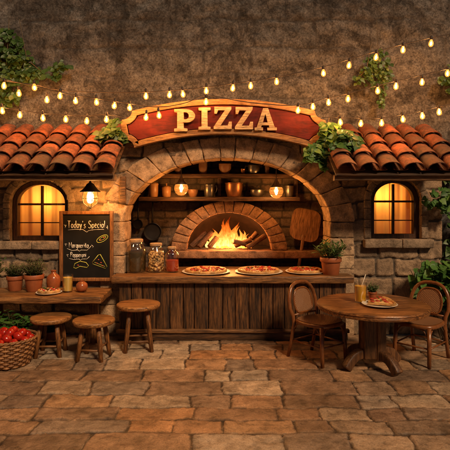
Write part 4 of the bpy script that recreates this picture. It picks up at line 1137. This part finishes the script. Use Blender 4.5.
# pizza slices on the round table
d = 5.04; px_, py_ = X(379.5, d), d
p = thing('plate', 'round white plate with pizza slice on the round table', 'plate', (px_, py_, RT+.002)); b = MB(); b.lathe([(0, 0), (.11, 0), (.165, .012), (.183, .022), (.180, .025), (.13, .010), (0, .008)], 40); b.build('dish', M['plate'], p, sharp=40)
def pslice(loc, rz, L_, half, label, tilt=0):
    t = thing('pizza_slice', label, 'pizza slice', loc, rz, 'pizza slices on the white plate')
    t.rotation_euler = (tilt, 0, rz); n = 8
    b = MB(); top = [(0, 0)]+[(L_*math.cos(-half+2*half*i/n), L_*math.sin(-half+2*half*i/n)) for i in range(n+1)]
    m = len(top); b.add([(x, y, 0) for x, y in top]+[(x, y, .018) for x, y in top], [tuple(range(m))[::-1], tuple(range(m, 2*m))]+[(i, (i+1) % m, m+(i+1) % m, m+i) for i in range(m)]); b.tube([(L_*math.cos(-half+2*half*i/n), L_*math.sin(-half+2*half*i/n), .020) for i in range(n+1)], .017, 10); b.build('crust', M['crust'], t, sharp=50)
    b = MB(); q = [(x*.9+.012, y*.88) for x, y in top]; b.add([(x, y, .0195) for x, y in q]+[(x*.94+.006, y*.9, .029) for x, y in q], [tuple(range(m, 2*m))]+[(i, (i+1) % m, m+(i+1) % m, m+i) for i in range(m)]); b.build('cheese', M['cheese'], t)
    for x, y in ((L_*.42, .01), (L_*.68, -.045), (L_*.72, .05), (L_*.2, 0)):
        b = MB(); b.lathe([(0, 0), (.023, 0), (.024, .006), (.021, .010), (0, .007)], 14); o = b.build('pepperoni_slice', M['pepperoni'], t); o.location = (x, y, .027); o.rotation_euler = (random.uniform(-.3, .3), .1, 0)
    for x, y in ((L_*.55, .03), (L_*.5, -.02)):
        b = MB(); b.leaf((0, 0, 0), (.6, .8, .2), (0, 0, 1), .03, .022); o = b.build('basil_leaf', M['basil'], t); o.location = (x, y, .034)
pslice((px_-.135, py_-.03, RT+.022), R(3), .27, .42, 'pizza slice pointing left at the front of the white plate')
pslice((px_-.10, py_+.075, RT+.024), R(12), .235, .34, 'pizza slice partly behind the front slice on the white plate')

def tumbler(label, loc, r, h, mat, straw):
    t = thing('juice_glass', label, 'glass', loc)
    b = MB(); b.lathe([(0, 0), (r*.86, 0), (r*.9, .01), (r, h), (r-.004, h), (r*.9-.004, .018), (0, .014)], 32); b.build('glass', M['glass'], t, sharp=50)
    b = MB(); b.lathe([(0, .016), (r*.88-.005, .017), (r*.97-.006, h*.83), (0, h*.83)], 32); b.build('juice', mat, t, sharp=50)
    if straw:
        b = MB(); b.tube([(-r*.3, 0, h*.5), (r*.45, .01, h+.005), (r*.9, .02, h+.085)], .0045, 8); b.build('straw', M['plate'], t)
d = 5.2; tumbler('tall glass of orange juice with a straw on the round table', (X(360.5, d), d, RT+.001), .069, .215, M['juice'], True)
d = 5.95; tumbler('glass of pale yellow juice on the side table below the chalkboard', (X(67.8, d), d, TH+.004), .066, .215, M['lemonade'], False)
d = 6.0; lathe_thing('jug', 'tall brown glazed clay bottle with narrow neck on the side table', 'jug', (X(53.5, 6.12), 6.12, TH+.004),
   [('body', [(0, 0), (.06, 0), (.078, .02), (.086, .09), (.084, .15), (.06, .185), (.032, .205), (.028, .225), (.036, .235), (.034, .245), (.022, .245), (.02, .21), (0, .2)], M['glaze'])])
d = 5.98; lathe_thing('vase', 'small round red clay pot with a narrow mouth on the side table', 'vase', (X(81.8, d), d, TH+.004),
   [('body', [(0, 0), (.04, 0), (.066, .025), (.074, .06), (.066, .095), (.04, .118), (.024, .125), (.026, .138), (.018, .138), (.014, .12), (0, .11)], M['glaze'])])

# jars on the counter
def jar(label, u, w, h, d, fill, fmat, lidm, neck=.62):
    r, H = w*d/F/2, h*d/F
    t = thing('glass_jar', label, 'jar', (X(u, d), d, CH+.002), group='glass jars on the counter')
    b = MB(); b.lathe([(0, 0), (r*.92, 0), (r, .014), (r, H*.66), (r*.93, H*.74), (r*neck*1.05, H*.84), (r*neck, H*.87), (r*neck, H*.93)], 32, cap=False); b.build('glass', M['glass'], t)
    b = MB(); b.lathe([(0, H*.91), (r*neck*1.08, H*.91), (r*neck*1.12, H*.93), (r*neck*1.12, H*.985), (r*neck*1.02, H), (0, H)], 28); b.build('lid', lidm, t, sharp=50)
    b = MB(); rs = random.Random(int(u))
    if fill == 'balls':
        for k in range(420):
            a = rs.uniform(0, 2*PI); q = r*.84*math.sqrt(rs.uniform(.25, 1)); z = rs.uniform(.02, H*.70); s = rs.uniform(.013, .019) 
            f = 1 if z < H*.62 else .85
            b.ball((q*f*math.cos(a), q*f*math.sin(a), z), (s, s, s*1.1), 7, 5, .3, k)
        tagged(b.build('contents', fmat, t), kind='stuff')
    else:
        b.lathe([(0, .012), (r*.9, .012), (r*.955, .03), (r*.955, H*fill), (0, H*fill)], 28); b.build('contents', fmat, t, sharp=50)
    return t
jar('tallest glass jar of dark olives in oil, left end of the counter', 136.3, 19.5, 32.5, 6.5, .62, M['olive'], M['cork'])
jar('glass jar full of pale shelled nuts on the counter', 156, 16.5, 28.5, 6.5, 'balls', M['nut'], M['cork'], .66)
jar('small glass bottle of red tomato sauce with cork on the counter', 172, 13.8, 25, 6.5, .46, M['sauce'], M['cork'], .55)

# ------------------------------------------------------------------ plants
def rim_pot(t, r, h, mat='terra'):
    b = MB(); b.lathe([(0, 0), (r*.70, 0), (r*.74, .006), (r*.88, h*.74), (r*.98, h*.75), (r, h*.78), (r, h*.97), (r*.97, h), (r*.87, h), (r*.85, h*.85)], 30, cap=False); b.build('pot', M[mat], t, sharp=40)
    b = MB(); b.lathe([(0, h*.9), (r*.86, h*.88)], 24, cap=False); b.build('soil', M['soil'], t)
def herb(label, loc, r, h, fh, fr, n, L_, W_, mat, spread=1.0, seed=1, name='potted_herb', cat='potted plant', upright=.5, group=None):
    t = thing(name, label, cat, loc, group=group); rim_pot(t, r, h); rs = random.Random(seed); b = MB(); s = MB()
    for k in range(n):
        a = rs.uniform(0, 2*PI); el = math.sqrt(rs.random()); q = fr*el; top = Vector((q*math.cos(a), q*math.sin(a), h+fh*(.35+.65*rs.random())*(1-.35*el*el))); base = Vector((r*.5*el*math.cos(a), r*.5*el*math.sin(a), h*.88))
        mid = (base+top)/2+Vector((0, 0, fh*.08)); s.tube([base, mid, top], [.003, .0025, .0015], 4)
        for j in range(7):
            f = .3+.7*j/6; p = base.lerp(top, f)+Vector((rs.uniform(-1, 1), rs.uniform(-1, 1), rs.uniform(-1, 1)))*.008
            an = rs.uniform(0, 2*PI); dv = Vector((math.cos(an), math.sin(an), rs.uniform(-.1, .9)*upright*2)); b.leaf(p, dv, (rs.uniform(-.4, .4), rs.uniform(-.4, .4), 1), L_*rs.uniform(.7, 1.2), W_*rs.uniform(.7, 1.2))
    s.build('stems', M['stem'], t); b.build('foliage', M[mat], t)
herb('small leafy herb in a terracotta pot, left of the pair on the side table', (X(15.2, 6.05), 6.05, TH+.004), .105, .185, .17, .13, 90, .030, .016, 'herb', seed=2, group='potted herbs on the side table')
herb('taller bushy herb in a terracotta pot next to the clay bottle', (X(34, 6.02), 6.02, TH+.004), .122, .205, .22, .16, 130, .030, .015, 'herb', seed=3, group='potted herbs on the side table')
herb('trailing dark herb pot at the very left of the side table', (X(-9, 6.0), 6.0, TH+.004), .10, .17, .30, .17, 90, .04, .026, 'ivy', seed=8, group='potted herbs on the side table')
herb('long leaved green plant in a terracotta pot at the right end of the counter', (X(330.8, 6.255), 6.255, CH+.001), .14, .225, .22, .20, 46, .10, .026, 'sage', seed=4, upright=.7)
herb('tiny terracotta pot of herbs behind the plate on the round table', (X(372.5, 5.42), 5.42, RT+.001), .052, .075, .105, .075, 60, .022, .011, 'sage', seed=5)

def ivy(label, blobs, L_, W_, mat, d, n, seed, heart=False, name='ivy', stems=None, thick=.10, lean=-.5):
    """blobs: (u, v, ru, rv) in the wall plane at distance d, leaves face outward and hang"""
    t = thing(name, label, 'ivy' if name == 'ivy' else 'bush', (X(blobs[0][0], d), d, 0)); ox = X(blobs[0][0], d); rs = random.Random(seed); b = MB(); s = MB()
    areas = [a[2]*a[3] for a in blobs]; tot = sum(areas)
    for (u, v, ru, rv), ar in zip(blobs, areas):
        for _ in range(int(n*ar/tot)):
            a = rs.uniform(0, 2*PI); q = rs.random()**.55
            uu = u+ru*q*math.cos(a); vv = v+rv*q*math.sin(a)
            if mnoise.noise(Vector((uu*.16, vv*.16, seed))) < -.12: continue
            p = Vector((X(uu, d)-ox, -rs.uniform(.0, thick)*(1.1-q), Z(vv, d)))
            an = rs.uniform(-1.2, 1.2); dv = Vector((math.sin(an), -rs.uniform(.1, .7), lean*math.cos(an)))
            sc_ = rs.uniform(.65, 1.2); b.leaf(p, dv, (rs.uniform(-.5, .5), -1, rs.uniform(.0, .9)), L_*sc_, W_*sc_, .22, heart)
    for st in (stems or []):
        pts = [(X(u, d)-ox+rs.uniform(-.01, .01), -.01-thick*.2, Z(v, d)) for u, v in st]; s.tube(pts, .005, 5)
    if stems: s.build('stems', M['stem'], t)
    b.build('leaves', M[mat], t)
    return t
ivy('dark ivy hanging from the top left corner of the plaster wall', [(5,50,22,22),(10,78,16,14),(0,92,14,12),(30,74,14,9),(50,74,12,6),(3,104,7,5),(16,96,6,5),(18,60,16,12),(60,66,9,6)], .085, .075, 'ivy', 6.52, 1350, 1, stems=[[(10,20),(8,60),(2,105)],[(20,20),(28,60),(50,78)]], lean=-.8)
ivy('thin trailing ivy hanging above the right tiled roof', [(378,62,13,14),(372,80,9,8),(383,88,4,9),(381,102,3.5,8),(358,80,6,4),(384,76,7,7),(366,70,9,7)], .065, .055, 'ivy', 6.52, 470, 2, stems=[[(376,20),(378,60),(384,90),(381,108)],[(372,40),(366,70),(356,81)]], lean=-.9)
ivy('small ivy clump at the top right corner of the plaster wall', [(446,80,9,5),(456,74,12,12),(452,90,6,5)], .07, .06, 'ivy', 6.52, 300, 3, stems=[[(455,20),(452,60),(448,84)]], lean=-.8)
ivy('ivy spilling from behind the left end of the red sign onto the roof', [(111,134,9,7),(104,136,8,6),(117,126,6,8),(119,138,6,4)], .085, .07, 'ivy', 6.14, 210, 4, heart=True, stems=[[(122,130),(110,134),(98,139)]])
ivy('ivy cluster below the right end of the red sign', [(325,130,9,9),(329,143,9,10),(316,151,11,8),(324,156,9,7),(308,156,5,4),(333,128,6,5),(323,165,5,4)], .088, .075, 'bush', 6.12, 340, 5, heart=True, stems=[[(328,118),(326,140),(315,153),(306,158)],[(330,125),(326,150),(323,168)]])
ivy('leafy creeper lying over the left tiles of the right roof', [(341,136,9,7),(349,142,10,7),(337,146,7,8),(355,148,5,4),(347,133,8,4)], .08, .07, 'bush', 5.96, 250, 6, heart=True, stems=[[(332,126),(342,138),(357,149)]])
ivy('ivy branch on the stone wall right of the right window', [(437,199,10,9),(430,201,7,5),(446,207,7,8),(441,193,7,5),(450,198,8,10)], .085, .072, 'bush', 6.22, 200, 7, heart=True, stems=[[(456,180),(446,195),(430,202)]])
ivy('dark leaves in the recess at the right edge of the facade', [(449,170,8,12),(447,255,5,10),(455,235,8,25),(456,300,10,30)], .08, .07, 'ivy', 6.50, 260, 9, heart=True, stems=[[(456,330),(454,250),(450,165)]])
# broad leaved bush behind the right chair
bu = thing('bush', 'broad leaved green bush growing behind the right chair', 'bush', (2.75, 5.98, 0)); rs = random.Random(9); b = MB(); s = MB()
for k in range(22):
    a = rs.uniform(0, 2*PI); s.tube([(rs.uniform(-.06, .1), rs.uniform(-.05, .05), 0), (.2*math.cos(a), .1*math.sin(a), .45), (.42*math.cos(a)-.02, .18*math.sin(a), .8+.15*rs.random())], [.008, .006, .003], 5)
for k in range(560):
    a = rs.uniform(0, 2*PI); q = rs.random()**.5; el = rs.uniform(-1, 1)
    x = .06+.50*q*math.cos(a)*math.sqrt(1-el*el*.5); y = -.02+.22*q*math.sin(a); z = .76+.32*el*math.sqrt(max(0, 1-.5*q*q))
    if z < .42: continue
    an = math.atan2(y-.05, x)+rs.uniform(-.7, .7); dv = Vector((math.cos(an)*.8, -abs(math.sin(an))-.3, rs.uniform(-.75, .25))); sc_ = rs.uniform(.75, 1.25)
    b.leaf((x, y, z), dv, (rs.uniform(-.3, .3), -.75, 1), .098*sc_, .088*sc_, .2, True)
s.build('stems', M['stem'], bu); b.build('leaves', M['bush'], bu)
# potted basil on the floor behind the basket
herb('broad leafy basil plant in a pot on the floor behind the tomato basket', (-2.50, 5.72, 0), .14, .22, .30, .24, 34, .105, .062, 'bush', seed=12, upright=.35)
herb('low dark plant in a pot under the side table, behind the first stool', (-2.22, 6.10, 0), .10, .14, .30, .15, 30, .07, .04, 'ivy', seed=13, upright=.35)

# ------------------------------------------------------------------ basket of tomatoes
BX, BY = -2.375, 5.27; R0, R1, BH = .205, .285, .295
bk = thing('wicker_basket', 'round woven wicker basket heaped with red tomatoes on the paving', 'basket', (BX, BY, 0))
def br(z): return R0+(R1-R0)*(z/BH)**.75
b = MB(); nst = 30
for k in range(nst):
    a = 2*PI*k/nst
    b.tube([((br(z)+.003)*math.cos(a), (br(z)+.003)*math.sin(a), z) for z in np.linspace(.004, BH-.01, 8)], .006, 6)
b.build('stakes', M['wicker'], bk)
b = MB(); rows = 11; tw = MB()
for j in range(rows):
    z = .02+(BH-.05)*j/(rows-1); vs = []; seg = nst*4; hh = (BH-.05)/(rows-1)*.46
    for k in range(seg):
        a = 2*PI*k/seg; off = .009*math.cos(k/4*PI+j*PI)
        for dr, dz in ((.005, -hh), (.008, 0), (.005, hh), (-.004, hh), (-.004, -hh)):
            rr = br(z)+off+dr; vs.append((rr*math.cos(a), rr*math.sin(a), z+dz))
    b.add(vs, [(k*5+m, ((k+1) % seg)*5+m, ((k+1) % seg)*5+(m+1) % 5, k*5+(m+1) % 5) for k in range(seg) for m in range(5)])
b.build('weave', M['wicker'], bk)
b = MB(); b.lathe([(0, .01), (R0*.98, .012)], 30, cap=False); b.build('bottom', M['wicker'], bk)
b = MB()
for ph in (0, PI): b.tube([((R1+.004+.007*math.cos(k*.9+ph))*math.cos(2*PI*k/120), (R1+.004+.007*math.cos(k*.9+ph))*math.sin(2*PI*k/120), BH+.008*math.sin(k*.9+ph)) for k in range(120)], .011, 7, closed=True)
b.build('rim', M['wicker'], bk)
proto = None; cnt = 0
def tomato(x, y, z, r, label, rs):
    global proto
    if proto is None:
        proto = thing('tomato', label, 'tomato', (x, y, z), group='tomatoes in the basket')
        b = MB(); vs = []; seg, rg = 20, 12
        for i in range(rg+1):
            ph = -PI/2+PI*i/rg
            for k in range(seg):
                a = 2*PI*k/seg; q = math.cos(ph)*(1+.035*math.cos(5*a)*max(0, math.sin(ph)+.3)); zz = .84*math.sin(ph)-.16*math.exp(-(q/.28)**2)*(1 if ph > 0 else .0)
                vs.append((q*math.cos(a), q*math.sin(a), zz))
        b.add(vs, [(i*seg+k, i*seg+(k+1) % seg, (i+1)*seg+(k+1) % seg, (i+1)*seg+k) for i in range(rg) for k in range(seg)]); b.build('skin', M['tomato'], proto)
        b = MB()
        for k in range(5): b.leaf((0, 0, .68), (math.cos(k*1.256), math.sin(k*1.256), .15), (0, 0, 1), .42, .16, .1)
        b.tube([(0, 0, .66), (.02, 0, .85), (.07, .02, .95)], .035, 6); b.build('calyx', M['calyx'], proto); t = proto
    else: t = copy_tree(proto)
    t.location = (x, y, z); t.scale = (r, r, r); t.rotation_euler = (rs.uniform(-.7, .7), rs.uniform(-.7, .7), rs.uniform(0, 6)); t['label'] = label
rs = random.Random(5)
TL = ['large ripe tomato at the front middle of the basket', 'red tomato at the front right of the basket', 'red tomato resting at the right rim of the basket', 'red tomato at the back right of the basket']
for ring, (nr, rad, z, r) in enumerate(((10, .222, .275, .052), (7, .135, .315, .055), (3, .055, .355, .055))):
    for k in range(nr):
        a = -PI/2+2*PI*k/nr+ring*.3
        lab = {(1,0): TL[0], (0,1): TL[1], (0,3): TL[2], (1,3): TL[3]}.get((ring, k), 'red tomato heaped with others in the wicker basket' if ring < 2 else 'red tomato on the top of the heap in the basket')
        tomato(BX+rad*math.cos(a), BY+rad*math.sin(a), z+rs.uniform(-.008, .01), r*rs.uniform(.9, 1.1), lab, rs)

# ------------------------------------------------------------------ camera, world, sun
cam = bpy.data.cameras.new('camera'); co = bpy.data.objects.new('camera', cam); COL.objects.link(co)
cam.sensor_width = 36; cam.lens = 36*F/450; cam.shift_y = -25/450; cam.clip_end = 300; cam.clip_start = .05
co.location = (0, 0, EYE); co.rotation_euler = (PI/2, 0, 0); sc.camera = co
w = bpy.data.worlds.new('World'); sc.world = w; w.use_nodes = True; nt = w.node_tree
sky = nt.nodes.new('ShaderNodeTexSky'); sky.sky_type = 'NISHITA'; sky.sun_disc = False
SEL, SAZ = 41, 151   # sun elevation, direction the light comes from (degrees from +y clockwise)
sky.sun_elevation = R(SEL); sky.sun_rotation = R(SAZ)
nt.links.new(sky.outputs[0], nt.nodes['Background'].inputs[0]); nt.nodes['Background'].inputs[1].default_value = .008
sun = bpy.data.lights.new('sun', 'SUN'); so = bpy.data.objects.new('sun', sun); COL.objects.link(so)
sun.energy = 2.45; sun.angle = R(9); sun.color = (1, .71, .44)
dv = Vector((math.sin(R(SAZ))*math.cos(R(SEL)), math.cos(R(SAZ))*math.cos(R(SEL)), math.sin(R(SEL))))
so.rotation_euler = (-dv).to_track_quat('-Z', 'Y').to_euler()
sc.view_settings.view_transform = 'Standard'; sc.view_settings.look = 'None'; sc.view_settings.exposure = .25; sc.view_settings.gamma = 1
sc.view_settings.use_curve_mapping = False
sc.render.filter_size = 1.1; sc.cycles.use_denoising = True; sc.cycles.max_bounces = 8; sc.cycles.transparent_max_bounces = 24; sc.cycles.sample_clamp_indirect = 4
sc.cycles.caustics_reflective = False; sc.cycles.caustics_refractive = False
